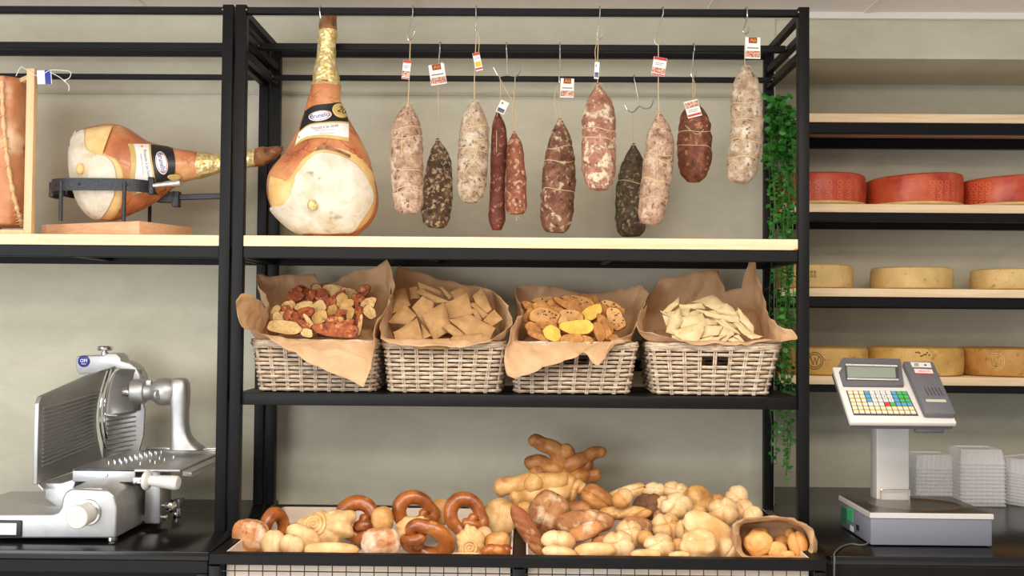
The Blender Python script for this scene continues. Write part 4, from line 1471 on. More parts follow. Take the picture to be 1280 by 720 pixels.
paper(B4, 'brown paper lining the flatbread basket, tall corner standing up behind',
      [(0, 812, 418, .0), (.03, 832, 424, .005), (.07, 850, 428, .0), (.12, 880, 432, .005), (.2, 930, 432, .005), (.255, 966, 428, .0), (.275, 994, 426, -.005), (.30, 988, 410, .03), (.33, 968, 405, .07), (.37, 960, 398, .12), (.43, 954, 378, .2),
       (.47, 947, 345, .26), (.5, 940, 326, .3), (.52, 933, 330, .32), (.545, 924, 362, .34), (.575, 906, 366, .36), (.6, 897, 338, .37), (.66, 870, 340, .37), (.74, 830, 351, .37), (.785, 812, 364, .34), (.82, 809, 374, .28), (.88, 800, 392, .15),
       (.93, 794, 408, .06), (.965, 797, 414, .02)], .125, 4)

# ------------------------------------------------------------------ things in the baskets
CRACK = mat('brown_wheat_cracker', (168, 126, 76), (190, 148, 96), 40, rough=.75, bump=.4, bscale=260, bdist=.002, spots=[((160, 116, 70), 180, .6, .68)])
FLATB = mat('pale_crisp_flatbread', (210, 184, 132), (230, 208, 160), 24, rough=.7, bump=.35, bscale=90, spots=[((212, 174, 112), 30, .62, .72)])
TOASTP = mat('pale_toasted_crumb', (198, 160, 98), (226, 196, 138), 60, rough=.8, bump=.7, bscale=120, bdist=.006, spots=[((172, 108, 48), 30, .56, .68), ((134, 82, 40), 110, .62, .68)])
TOASTR = mat('red_seasoned_crumb', (140, 60, 28), (184, 98, 48), 50, rough=.65, bump=.8, bscale=110, bdist=.008, spots=[((90, 36, 18), 60, .54, .66), ((214, 146, 84), 70, .56, .66)])
CRUSTR = mat('red_brown_crust', (104, 44, 20), (144, 70, 34), 40, rough=.6, bump=.3)
CRUSTB = mat('golden_brown_crust', (138, 78, 34), (176, 108, 52), 30, rough=.6, bump=.3, bscale=90)
CRUMBB = mat('golden_toast_crumb', (158, 100, 44), (196, 140, 72), 40, rough=.75, bump=.6, bscale=110, bdist=.006, spots=[((142, 84, 36), 34, .56, .68)])
CRUMBY = mat('yellow_toast_crumb', (206, 162, 58), (226, 190, 90), 40, rough=.75, bump=.4, bscale=140)
CRUMBK = mat('raisin_toast_crumb', (180, 126, 66), (212, 162, 98), 40, rough=.75, bump=.6, bscale=110, bdist=.006, spots=[((156, 98, 46), 30, .58, .7)])
RAISIN = mat('dark_raisin', (54, 32, 24), (74, 44, 32), 80, rough=.5)
MUSH = mat('olive_toast_chunk', (170, 128, 64), (200, 160, 92), 50, rough=.7, bump=.4, bscale=120, spots=[((110, 76, 40), 40, .6, .7)])

ITEMS = {}
def heapY(py, y0, slope, base):
    return base + (y0 - py) * slope

def chip(poly, yo, bulge, th, m, name, slope=.0030, base=.035, jag=.6, seed=0, hold=None, cat='cracker', desc='', slab_=None):
    """thin crisp: polygon in picture pixels laid on the slope of its heap"""
    pts = []
    n = len(poly)
    ym = sum(p[1] for p in poly) / n
    for i in range(n):
        a, b = poly[i], poly[(i + 1) % n]
        for k in range(5):
            f = k / 5
            x, y = a[0] + (b[0] - a[0]) * f, a[1] + (b[1] - a[1]) * f
            jx = nz((x, y, seed), .35, 1) * jag + nz((x, y, seed), .12, 2) * jag * 1.2
            jy = nz((x, y, seed), .35, 3) * jag + nz((x, y, seed), .12, 4) * jag * 1.2
            x, y = x + jx, y + jy
            pts.append(at(x, y, heapY(ym, 430, slope, base) + (ym - y) * slope * .55 + yo))
    c = sum(pts, V()) / len(pts)
    pts = [c + (p - c) * 1.07 for p in pts]
    nn = V((0, 0, 0))
    for a, b in zip(pts, pts[1:] + pts[:1]):
        nn += (a - c).cross(b - c)
    nn.normalize()
    if nn.dot(CAM - c) < 0:
        nn = -nn
    m_ = MB()
    top, bot = [], []
    for t in (.3, .62, .86, 1.0):
        r = []
        for p in pts:
            q = c.lerp(p, t)
            w = nz(q, 22, seed) * .004 + nz(q, 60, seed) * .001
            r.append(q + nn * (bulge * (1 - t * t) + w))
        top.append(r)
        bot.append([q - nn * th for q in r])
    bot = bot[::-1]
    bot[0] = [c.lerp(q, 1.0) for q in bot[0]]
    m_.loft(top + bot)
    o = m_.build(name, m, angle=50, recalc=True)
    ITEMS.setdefault(hold, []).append((o, sum(p[0] for p in poly) / n, ym, desc, cat))
    return o

def slice_(cx, cy, w, h, rot, mc, mk, hold, desc, base=.03, slope=.0030, th=.011, tilt=None, seed=0, raisins=0, yo=0.0, y0=430, name='toast_slice', cat='toast', mr=None, turn=None):
    """a slice of toasted loaf: crumb face, crust round the edge"""
    Y = heapY(cy, y0, slope, base) + yo
    s = S(Y)
    rnd = random.Random(seed * 13 + 5)
    tilt = rnd.uniform(5, 38) if tilt is None else tilt
    turn = rnd.uniform(-22, 22) if turn is None else turn
    R = facing(rot, tilt, turn)
    c = at(cx, cy, Y)
    gr = 1.22 if 'red' in hold else 1.16
    a, b = w * s / 2 * gr, h * s / 2 / max(.6, math.cos(math.radians(tilt))) * gr
    n = 28
    def out(k, z, f=1.0):
        r = []
        for i in range(n):
            q = 2 * PI * i / n
            e = 1 + .20 * nz((math.cos(q), math.sin(q), seed), 1.1) + .10 * nz((math.cos(q), math.sin(q), seed + 9), 2.6) + .05 * math.cos(2 * q + seed)
            x = math.copysign(abs(math.cos(q)) ** .85, math.cos(q)) * a * e
            y = math.copysign(abs(math.sin(q)) ** .85, math.sin(q)) * b * e
            zz = z + .0022 * nz((x, y, seed), 60) + ((seed * 37 % 7) / 7 - .4) * .10 * a * (x / a) ** 2
            r.append(c + R @ V((x * k, y * k, zz)))
        return r
    t = thing(name, None, cat, c - R.col[2] * th / 2)
    K = MB()
    K.loft([out(.86, -th / 2), out(.97, -th * .42), out(1.02, 0), out(.98, th * .40), out(.93, th / 2)], cap=False)
    K.build('crust', mk, t)
    F = MB()
    F.loft([out(.3, th * .5), out(.6, th * .5), out(.935, th * .498)], cap=True)
    F.loft([out(.3, -th * .5), out(.86, -th * .5)], cap=True)
    F.build('crumb', mc, t, recalc=True)
    if raisins:
        Q = MB()
        for k in range(raisins):
            q = rnd.uniform(0, 2 * PI)
            r = math.sqrt(rnd.uniform(.02, .7))
            Q.ball(c + R @ V((math.cos(q) * r * a, math.sin(q) * r * b, th * .48)), (rnd.uniform(.003, .005), .003, .0014), R, 8, 5)
        Q.build('raisin', mr or RAISIN, t)
    ITEMS.setdefault(hold, []).append((t, cx, cy, desc, cat))
    return t

# basket of crackers
Zc = lambda pts: [(475 + x / 7.53, 345 + y / 7.53) for x, y in pts]
C = [([(110, 135), (235, 122), (282, 270), (120, 345)], .030, .012), ([(280, 112), (352, 108), (372, 205), (290, 212)], .03, .004), ([(565, 112), (592, 104), (684, 190), (650, 222)], .02, .004),
     ([(670, 148), (810, 100), (872, 232), (700, 205)], .02, .006), ([(880, 196), (962, 112), (1046, 312), (950, 372)], .01, .005), ([(360, 66), (425, 66), (572, 142), (562, 192), (372, 112)], .015, .010),
     ([(348, 152), (388, 114), (650, 236), (500, 246)], .005, .008), ([(850, 262), (882, 252), (1012, 360), (970, 392)], .012, .003), ([(868, 312), (922, 318), (962, 412), (898, 402)], .015, .004),
     ([(310, 300), (400, 200), (500, 262), (480, 560), (420, 470)], .010, .008), ([(75, 430), (237, 274), (336, 372), (262, 452)], .004, .010), ([(622, 262), (812, 168), (872, 352), (665, 396)], .004, .004),
     ([(390, 450), (480, 560), (402, 594)], .012, .003), ([(400, 372), (602, 254), (672, 492), (510, 592)], -.006, .020), ([(974, 416), (1072, 320), (1152, 402), (1050, 466)], .0, .004),
     ([(665, 412), (852, 372), (1076, 492), (1020, 588), (860, 592)], -.004, .010), ([(135, 532), (342, 400), (396, 602), (160, 628)], -.004, .012), ([(588, 480), (672, 458), (862, 596), (770, 602), (680, 552)], -.010, .006),
     ([(640, 640), (692, 568), (960, 540), (1032, 602), (942, 632), (742, 620)], -.014, .010), ([(328, 602), (652, 586), (612, 682), (330, 680)], -.020, .004)]
D2 = ['ripple edged', 'curled', 'square', 'broad', 'narrow']
for i, (p, yo, bu) in enumerate(C):
    chip(Zc(p), yo + .004, bu, .0032, CRACK, 'cracker', seed=i, hold='the basket of cracker', cat='cracker', desc='brown wheat cracker', base=.03)
# basket of flatbread
Zf = lambda pts: [(810 + x / 8, 350 + y / 8) for x, y in pts]
C = [([(150, 310), (300, 175), (306, 242), (210, 332)], .02, .004), ([(130, 308), (230, 350), (222, 372), (150, 332)], .012, .002), ([(450, 222), (640, 150), (760, 230), (902, 332), (820, 342), (680, 302), (560, 242)], .022, .006),
     ([(680, 300), (790, 240), (902, 330), (882, 362), (720, 332)], .012, .008), ([(318, 246), (530, 234), (562, 290), (330, 282)], .010, .006), ([(300, 290), (412, 280), (412, 352), (320, 372)], .016, .003),
     ([(580, 420), (700, 430), (692, 452), (600, 452)], .012, .003), ([(905, 280), (950, 330), (1052, 462), (1052, 532), (922, 402)], .0, .004), ([(310, 382), (540, 338), (592, 462), (330, 472)], .006, .006),
     ([(500, 304), (690, 336), (892, 360), (912, 432), (770, 402), (600, 362)], .0, .006), ([(230, 332), (322, 270), (340, 420), (262, 542), (180, 512)], .002, .012), ([(860, 440), (932, 428), (1052, 542), (960, 542)], .0, .004),
     ([(670, 395), (762, 400), (922, 532), (800, 502)], -.004, .004), ([(860, 550), (902, 540), (962, 612), (950, 642)], -.002, .002), ([(960, 540), (1052, 534), (1138, 572), (1040, 592)], -.010, .003),
     ([(700, 592), (760, 470), (862, 542), (742, 642)], -.002, .006), ([(540, 572), (570, 460), (742, 470), (702, 542)], -.004, .005), ([(800, 600), (860, 570), (952, 642), (860, 642)], -.006, .003),
     ([(500, 642), (520, 590), (662, 548), (562, 642)], -.008, .004), ([(560, 642), (640, 580), (782, 548), (720, 592), (692, 642)], -.011, .004), ([(240, 560), (292, 540), (352, 602), (252, 602)], -.002, .003),
     ([(243, 510), (545, 413), (552, 502), (482, 642), (370, 612), (280, 552)], -.016, .010)]
for i, (p, yo, bu) in enumerate(C):
    chip(Zf(p), yo + .004, bu, .0030, FLATB, 'flatbread_piece', seed=i + 40, hold='the basket of flatbread', cat='flatbread', desc='pale crisp flatbread shard', base=.03, jag=.9)
# basket of red toasts
zx, zy = (lambda x: 330 + x / 8.47), (lambda y: 345 + y / 8.47)
hB1 = 'the basket of red toast'
for i, (x, y, w, h, r, k, yo, ti) in enumerate([
        (335, 218, 160, 95, 0, 'R', .03, 25), (640, 130, 130, 80, 15, 'R', .04, 20), (750, 158, 240, 110, -14, 'P', .025, 15), (500, 225, 150, 70, 55, 'R', .02, 15), (610, 208, 120, 125, 20, 'R', .015, 10),
        (455, 205, 90, 50, 20, 'R', .03, 15), (1010, 245, 120, 90, -20, 'R', .03, 20), (260, 328, 150, 105, 35, 'P', .02, 20), (130, 360, 110, 62, 55, 'P', .02, 10), (750, 235, 230, 60, 35, 'R', .016, 15), (705, 300, 130, 80, 40, 'R', .012, 15),
        (430, 322, 180, 85, 5, 'P', .010, 25), (820, 262, 100, 140, -20, 'C', .006, 10), (1105, 300, 170, 105, 42, 'P', .012, 10), (585, 335, 170, 120, 25, 'P', .004, 15), (435, 392, 190, 95, 5, 'R', .0, 30),
        (880, 312, 150, 85, 25, 'C', .0, 15), (730, 372, 105, 115, 10, 'C', .006, 10), (170, 432, 130, 95, 12, 'P', .0, 15), (980, 300, 215, 44, -74, 'R', .004, 5), (830, 385, 110, 45, -5, 'R', .0, 25),
        (910, 397, 75, 105, -10, 'C', -.004, 10), (745, 432, 150, 45, 5, 'R', .0, 30), (600, 440, 150, 115, 15, 'C', -.004, 15), (300, 440, 150, 110, -40, 'R', .004, 15), (815, 462, 60, 60, 40, 'C', -.004, 10), (880, 500, 140, 65, 20, 'R', -.004, 20),
        (740, 485, 150, 85, -15, 'R', -.002, 20), (1000, 480, 270, 46, 72, 'R', -.006, 5), (430, 520, 140, 70, -35, 'R', -.004, 15), (495, 505, 230, 46, -58, 'P', -.010, 5), (1018, 520, 190, 40, 83, 'P', -.010, 5),
        (230, 545, 350, 118, -8, 'P', -.012, 15), (455, 605, 115, 72, -20, 'P', -.012, 15), (765, 572, 455, 128, -10, 'R', -.018, 20)]):
    mc, mk, de = {'P': (TOASTP, CRUSTR, 'pale red-crusted slice'), 'R': (TOASTR, CRUSTR, 'red seasoned slice'), 'C': (MUSH, CRUSTB, 'small olive-brown chunk')}[k]
    slice_(zx(x), zy(y), w / 8.47, h / 8.47, r, mc, mk, hB1, de, seed=i + 1, yo=yo, tilt=ti, th=.013 if k == 'C' else .009)
# basket of raisin toasts
zx, zy = (lambda x: 640 + x / 8), (lambda y: 355 + y / 8)
hB3 = 'the basket of yellow toast'
for i, (x, y, w, h, r, k, yo, ti, th) in enumerate([
        (770, 158, 190, 80, -12, 'B', .03, 20, .014), (690, 188, 230, 110, -25, 'K', .025, 25, .012), (330, 172, 210, 66, -8, 'K', .03, 25, .014), (620, 190, 250, 70, -28, 'B', .018, 20, .013), (970, 225, 200, 85, -10, 'K', .022, 20, .012), (1085, 272, 70, 60, 0, 'B', .02, 10, .012),
        (440, 215, 190, 72, -25, 'B', .018, 20, .014), (270, 232, 220, 74, 8, 'B', .014, 25, .014), (560, 222, 280, 66, -26, 'B', .008, 15, .014), (900, 282, 140, 120, 30, 'B', .012, 15, .014), (440, 270, 170, 66, -10, 'B', .008, 20, .014), (170, 310, 140, 78, 55, 'B', .008, 10, .014),
        (1040, 348, 150, 205, 28, 'K', .0, 10, .012), (580, 345, 250, 150, -6, 'K', .0, 15, .012), (790, 292, 230, 120, 34, 'Y', -.008, 15, .016), (330, 330, 265, 160, -16, 'K', -.006, 20, .012), (330, 422, 210, 70, -8, 'B', .0, 20, .014), (930, 402, 200, 95, -48, 'B', -.004, 10, .014),
        (940, 488, 180, 85, -62, 'B', -.008, 10, .014), (215, 465, 190, 95, -42, 'B', -.006, 15, .014), (1010, 542, 90, 66, 0, 'B', -.004, 10, .012), (870, 480, 180, 100, -78, 'B', -.016, 10, .016), (720, 560, 160, 74, -20, 'B', -.012, 20, .014), (265, 528, 200, 54, -18, 'B', -.012, 20, .012),
        (400, 502, 170, 125, -30, 'Yp', -.014, 15, .018), (590, 552, 230, 80, 4, 'B', -.016, 25, .014), (660, 436, 315, 130, -4, 'Y', -.024, 20, .016)]):
    mc, mk, de = {'B': (CRUMBB, CRUSTB, 'golden brown slice'), 'K': (CRUMBK, CRUSTB, 'raisin-studded slice'), 'Y': (CRUMBY, CRUSTB, 'bright yellow slice'), 'Yp': (CRUMBY, CRUSTB, 'thick yellow slice')}[k]
    slice_(zx(x), zy(y), w / 8, h / 8, r, mc, mk, hB3, de, seed=i + 60, yo=yo, tilt=ti, th=th, raisins=14 if k == 'K' else 0)

# pieces lying deeper in the heaps, glimpsed between the front ones
_r = random.Random(5)
for i in range(16):
    x, y = 352 + i * 7.2 + _r.uniform(-3, 3), 366 + (i * 23 % 46) + _r.uniform(-2, 2)
    if (x < 365 or x > 455) and y < 376: y += 22
    mc, mk, de = ((TOASTR, CRUSTR, 'red seasoned slice') if i % 3 else (TOASTP, CRUSTR, 'pale red-crusted slice'))
    slice_(x, y, 17, 11, _r.uniform(-60, 60), mc, mk, hB1, de, seed=i + 120, yo=.032, tilt=_r.uniform(10, 40), th=.009)
for i in range(12):
    x, y = 664 + i * 9.4 + _r.uniform(-3, 3), 386 + (i * 17 % 34) + _r.uniform(-2, 2)
    slice_(x, y, 24, 10, _r.uniform(-40, 40), CRUMBB, CRUSTB, hB3, 'golden brown slice', seed=i + 150, yo=.036, tilt=_r.uniform(10, 40), th=.013)
for i in range(7):
    x, y = 842 + i * 13, 398 + (i * 11 % 22)
    p = [(x - 13, y - 6 + _r.uniform(-3, 3)), (x + 4, y - 10), (x + 14, y + _r.uniform(-3, 3)), (x + 2, y + 9), (x - 9, y + 8)]
    chip(p, .034, .004, .003, FLATB, 'flatbread_piece', seed=i + 90, hold='the basket of flatbread', cat='flatbread', desc='pale crisp flatbread shard', base=.03)

ORD = 'first second third fourth fifth sixth seventh eighth ninth tenth eleventh twelfth thirteenth fourteenth fifteenth sixteenth'.split()
for hold, its in ITEMS.items():
    its.sort(key=lambda r: r[2])
    nrow = 4
    n = len(its)
    names = ['top row', 'upper row', 'lower row', 'front row']
    for k in range(nrow):
        row = sorted(its[n * k // nrow: n * (k + 1) // nrow], key=lambda r: r[1])
        for j, (o, x, y, desc, cat) in enumerate(row):
            tag(o, '%s, %s from slicer side in %s of %s' % (desc, ORD[j], names[k], hold.replace('the basket of ', '') + ' basket'), cat, {'cracker': 'crackers in the basket', 'flatbread': 'flatbread pieces in the basket'}.get(cat, 'toasts in ' + hold + 's'))
# ------------------------------------------------------------------ bread
ROSE = mat('pale_roll_crust', (214, 170, 110), (238, 208, 160), 22, rough=.5, bump=.3, bscale=45, spots=[((204, 142, 74), 15, .52, .70)], sss=.05)
GOLDB = mat('golden_crust', (194, 134, 68), (230, 184, 116), 22, rough=.5, bump=.5, bscale=50, spots=[((160, 94, 42), 16, .55, .72), ((238, 208, 156), 34, .62, .74)])
PALEB2 = mat('pale_golden_crust', (212, 162, 98), (236, 202, 146), 22, rough=.55, bump=.5, bscale=45, spots=[((204, 144, 78), 18, .54, .72), ((250, 232, 196), 36, .62, .74)])
PRETZ = mat('glossy_lye_crust', (124, 58, 20), (186, 108, 46), 18, rough=.32, bump=.15, bscale=50, coat=.3, spots=[((204, 134, 66), 24, .58, .70), ((84, 34, 12), 14, .60, .74)])
FLOUR = mat('floured_brown_crust', (172, 104, 54), (204, 142, 86), 24, rough=.8, bump=.9, bscale=40, bdist=.008, spots=[((236, 208, 178), 20, .44, .62), ((150, 90, 50), 34, .60, .70)])
FLOURB = mat('dark_floured_crust', (150, 92, 50), (192, 136, 84), 22, rough=.8, bump=.9, bscale=40, bdist=.008, spots=[((222, 192, 152), 24, .52, .68), ((118, 70, 36), 30, .58, .70)])
DARKBR = mat('dark_rye_crust', (104, 66, 40), (140, 94, 60), 18, rough=.7, bump=.5, bscale=50, spots=[((176, 134, 92), 30, .6, .72)])
COPD = mat('deep_golden_twist_crust', (150, 86, 38), (210, 148, 80), 20, rough=.45, bump=.3, bscale=60, spots=[((112, 58, 28), 9, .6, .75)])
COPP = mat('light_golden_twist_crust', (200, 142, 76), (232, 186, 120), 20, rough=.45, bump=.3, bscale=60, spots=[((168, 104, 48), 14, .58, .72)])
STRIPE = mat('striped_dark_baguette_crust', (150, 86, 46), (206, 150, 96), 9, .46, .54, rough=.7, bump=.4, bscale=60, spots=[((228, 194, 154), 22, .58, .72)])
MUFF = mat('orange_gold_crust', (214, 146, 76), (236, 184, 112), 14, rough=.55, bump=.25, bscale=50)

def gs(x, w): return math.exp(-(x / w) ** 2)
def f_kaiser(seed, n=4, deep=.19):
    def f(u):
        a = math.atan2(u.y, u.x)
        p = math.acos(max(-1, min(1, u.z)))
        k = (a + .3 * p + seed) * n / (2 * PI)
        d = abs(k - round(k)) * 2 * PI / n * max(math.sin(p), .05)
        return 1 - deep * gs(d, .15) * (1 if p < 1.7 else max(0, 1 - (p - 1.7) * 2)) - .05 * gs(p, .2) + .03 * nz(u, 2, seed)
    return f
def f_cleft(seed, w=.13, deep=.2):
    return lambda u: 1 - deep * gs(u.x + .06 * nz(u, 2, seed), w) * (1 if u.z > -.3 else 0) + .04 * nz(u, 2, seed)
def f_loaf(seed, k=.10, sq=.75):
    def f(u):
        e = (abs(u.x) ** 3 + abs(u.y) ** 3 + abs(u.z) ** 3) ** (-1 / 3)
        return (1 + (e - 1) * sq) * .88 * (1 + k * nz(u, 1.6, seed) + k * .5 * nz(u, 4, seed))
    return f
def f_score(seed, cuts=3):
    b = f_loaf(seed, .05, .4)
    def f(u):
        v = 1
        for c in range(cuts):
            x0 = -.55 + 1.1 * c / max(1, cuts - 1)
            v -= .12 * gs(u.x - x0 - .35 * u.y, .06) * (u.z > 0) * (abs(u.y) < .8)
        return b(u) * v
    return f
def f_groove(seed):
    b = f_loaf(seed, .07, .5)
    return lambda u: b(u) * (1 - .16 * gs(u.y + .1 * nz(u, 2, seed), .10) * (u.z > 0))
def f_spiral(seed, rag=.18, cx=0.0, cy=0.0, pitch=.2, span=.8):
    def f(u):
        x, y = u.x - cx, u.y - cy
        r = math.hypot(x, y)
        a = math.atan2(y, x)
        v = 1.0
        if u.z > 0 and r < span:
            v += .06 * math.sin(2 * PI * r / pitch - a) * min(1, (span - r) * 5)
        ra = math.atan2(u.y, u.x)
        v += rag * (nz((math.cos(ra) * 1.7, math.sin(ra) * 1.7, seed), 1.6)) * min(1, math.hypot(u.x, u.y)) ** 2
        return v + .03 * nz(u, 3, seed)
    return f
def f_knob(seed):
    return lambda u: 1 + .14 * nz(u, 1.9, seed) + .06 * nz(u, 4.5, seed)
def f_lens(seed):
    return lambda u: 1 + .05 * nz(u, 2, seed) + .05 * gs(abs(u.y) - .5, .2)

BREAD = []
def bY(py, side):
    if side == 'l':
        return -.195 + (690 - py) * .0036
    return -.205 + min((690 - py) * .0043, .54)

def loafy(name, label, cx, cy, w, h, m, fn, side='r', rot=0, tilt=15, turn=0, depth=.85, yo=0.0, coil=None, cat='bread', grp='bread in the wire-fronted bin', nu=44, nv=28):
    Y = bY(cy, side) + yo
    s = S(Y)
    a, b = w * s / 2 * 1.14, h * s / 2 * 1.14
    mb = MB()
    mb.ball(at(cx, cy, Y), (a, b, min(a, b) * depth), facing(rot, tilt, turn), nu, nv, fn)
    if coil:
        kx, ky, kr, kt = coil
        R_, c_, P = facing(rot, tilt, turn), at(cx, cy, Y), []
        tr_ = BVHTree.FromBMesh(mb.bm)
        for i in range(int(kt * 22) + 1):
            q = 2 * PI * i / 22
            rr = kr * (q / (2 * PI * kt)) * min(a, b)
            o_ = c_ + R_ @ V((kx * a + rr * math.cos(q), ky * b + rr * math.sin(q), .3))
            h_ = tr_.ray_cast(o_, -R_.col[2])
            P.append((h_[0] if h_[0] is not None else c_) + R_.col[2] * .0006)
        mb.tube(P, [kr * min(a, b) / kt * (.30 + .16 * i / len(P)) for i in range(len(P))], 8)
    o = mb.build(name, m, angle=70)
    tag(o, label, cat, grp)
    BREAD.append((o, cy, Y))
    return o

def horns(name, label, arms, m, side='r', yo=0.0, cat='bread', knobs=(), turns=2.2, Y0=None):
    """twisted horned loaf: arms = [(pixel path, start radius px, end radius px)] fused at a common knot"""
    ys = [p[1] for a in arms for p in a[0]]
    Y = (bY(sum(ys) / len(ys), side) + yo) if Y0 is None else Y0
    s = S(Y)
    mb = MB()
    for k, (path, r0, r1) in enumerate(arms):
        P = spline([at(q[0], q[1], Y + (q[2] if len(q) > 2 else 0)) for q in path], 10)
        n = len(P)
        R = []
        for i in range(n):
            f = i / (n - 1)
            r = (r0 + (r1 - r0) * f) * s * (1.4 if Y > .28 else 1.15)
            if f > .85: r *= math.sqrt(max(.06, 1 - ((f - .85) / .15) ** 2))
            if f < .1: r *= math.sqrt(max(.1, 1 - ((.1 - f) / .1) ** 2))
            R.append(r)
        mb.tube(P, R, 16, fn=lambda u, t, k=k: 1 + .09 * math.cos(2 * PI * u * turns + t + k) + .03 * math.cos(3 * t + u * 20))
    for (x, y, r, dy) in knobs:
        mb.ball(at(x, y, Y + dy), (r * s, r * s * .9, r * s), facing(20 * dy, 20), 20, 14, f_knob(x))
    o = mb.build(name, m, angle=80)
    tag(o, label, cat, 'bread in the wire-fronted bin')
    BREAD.append((o, sum(ys) / len(ys), Y))
    return o

def pretzel(label, cx, cy, w, h, rot, tilt, turn, side='l', yo=0.0, fat=.19, seed=0):
    Y = bY(cy, side) + yo
    s = S(Y)
    R = facing(rot, tilt, turn)
    arc = [(.76 * math.cos(q), .76 * math.sin(q), 0.0) for q in [math.radians(62 + 236 * i / 10) for i in range(11)]]
    end_a = [(.22, -.40, .16), (.36, -.10, .24), (.60, .10, .22), (.78, .34, .08), (.66, .62, .02)]
    end_b = [(.64, -.62, .02), (.78, -.34, .06), (.58, -.04, .02), (.34, .16, .18), (.20, .46, .16)]
    path = end_a + arc + end_b
    c = at(cx, cy, Y)
    fat = .385
    a = max(w, h) * s / 2 / 1.10
    b = max(min(w, h), .84 * max(w, h)) * s / 2 / 1.10
    P = spline([c + R @ V((x * a, y * b, z * min(a, b) * 1.1)) for x, y, z in path], 6)
    n = len(P)
    rr = []
    for i in range(n):
        f = abs(2 * i / (n - 1) - 1)
        r = fat * (1.06 - .40 * f) * min(a, b) * (1 + .05 * nz((i * .2, seed, 0), 1))
        if f > .95: r *= math.sqrt(max(.1, 1 - ((f - .95) / .05) ** 2))
        rr.append(r)
    mb = MB()
    mb.tube(P, rr, 16)
    o = mb.build('soft_pretzel', PRETZ, angle=80)
    tag(o, label, 'pretzel', 'brown pretzels in the bin')
    BREAD.append((o, cy, Y))
    return o

L = dict(side='l')
# left tray ------------------------------------------------------------------
loafy('ciabatta_roll', 'pale floured ciabatta standing on end in the tray corner nearest the slicer', 313, 671, 42, 46, FLOUR, f_loaf(1, .10, .8), 'l', 84, 10, 0, .62, .03)
pretzel('glossy brown pretzel lying flat behind the floured ciabatta in the tray corner', 343, 662, 56, 48, -88, 60, 0, 'l', .09, .2, 1)
loafy('milk_roll', 'smooth pale roll with one cleft, beside the floured ciabatta', 342, 679, 26, 30, ROSE, f_cleft(2, .12, .10), 'l', 0, 5, 10, .9)
loafy('milk_roll', 'small whitish roll with deep cleft at the front rim, overlapping a longer roll', 365, 681, 28, 23, ROSE, f_cleft(3, .13, .16), 'l', -15, 5, -8, .9)
loafy('milk_roll', 'longer pale roll behind the small whitish cleft roll', 379, 672, 42, 26, PALEB2, f_cleft(4, .12, .12), 'l', -30, 15, 0, .8, .045)
loafy('spiral_roll', 'large pale roll with a snail spiral and ragged end', 405, 660, 66, 44, PALEB2, f_spiral(5, .34, -.28, .12, .17, .0), 'l', 12, 25, 0, .75, .05, (-.22, .1, .62, 3.2), nu=72, nv=48)
loafy('flat_loaf', 'flat pale golden loaf under the large spiral roll', 414, 688, 68, 20, PALEB2, f_loaf(6, .06, .5), 'l', 0, 20, 0, 1.0, .02)
loafy('bread_roll', 'small dark brown roll half hidden behind the large spiral roll', 374, 662, 30, 18, FLOURB, f_loaf(8, .06, .5), 'l', 0, 10, 0, .9, .13)
pretzel('glossy brown pretzel standing tall behind the large spiral roll', 447, 648, 58, 58, -42, 10, -12, 'l', .06, .24, 2)
loafy('bread_roll', 'golden roll between two standing pretzels, above the floured crusty roll', 478, 649, 28, 32, GOLDB, f_loaf(9, .05, .4), 'l', 10, 10, 0, .9, .06)
loafy('crusty_roll', 'floured crusty roll at the front rim between spiral roll and front pretzel', 476, 679, 48, 37, FLOUR, f_loaf(10, .09, .7), 'l', 4, 12, 0, .85)
pretzel('glossy brown pretzel standing wide open behind the front pretzel', 519, 641, 62, 52, -38, 12, 6, 'l', .09, .22, 3)
loafy('spiral_roll', 'pale torn roll poking out between two pretzels in the left tray', 514, 662, 38, 28, PALEB2, f_spiral(11, .3, .2, .1, .25, .6), 'l', 20, 20, 0, .7, .05, nu=60, nv=40)
pretzel('glossy brown pretzel lying lowest, against the front rim', 535, 676, 70, 52, 158, 25, 0, 'l', -.005, .25, 4)
loafy('bread_roll', 'round golden roll hidden behind two standing pretzels', 551, 640, 24, 34, GOLDB, f_loaf(12, .04, .3), 'l', 0, 10, 0, .9, .13)
pretzel('glossy brown pretzel standing upright nearest the tray divider', 582, 644, 60, 52, -58, 10, -8, 'l', .04, .25, 5)
loafy('spiral_roll', 'pale ragged roll with a small snail spiral at the front rim', 587, 679, 32, 38, PALEB2, f_spiral(13, .22, .1, -.3, .2, .0), 'l', -8, 12, 0, .75, 0.0, (.08, -.25, .55, 2.6), nu=64, nv=44)
loafy('milk_roll', 'pale roll tucked below the upright pretzel near the divider', 606, 672, 22, 28, ROSE, f_loaf(14, .04, .3), 'l', 20, 10, 0, .9, .05)
loafy('milk_roll', 'smooth tan roll leaning on the tray divider above the brown braid', 621, 677, 34, 24, GOLDB, f_loaf(15, .03, .3), 'l', 10, 12, 0, .95, .025)
loafy('rosette_roll', 'angular tan rosette roll high beside the tray divider', 625, 647, 42, 44, PALEB2, f_kaiser(16, 4, .10), 'l', 12, 30, 10, .85, .075)
horns('braided_bun', 'shiny brown braided bun low in the divider corner', [([(603, 692), (612, 688, -.01), (622, 690), (632, 688, .0), (638, 692)], 7, 6), ([(603, 687), (612, 692), (622, 687, -.01), (632, 692), (638, 688)], 6.5, 6)], PRETZ, 'l', .0)
loafy('flat_loaf', 'pale loaf edge under the small spiral roll at the front rim', 583, 695, 44, 10, PALEB2, f_loaf(17, .05, .4), 'l', 0, 10, 0, 1.0, .03)
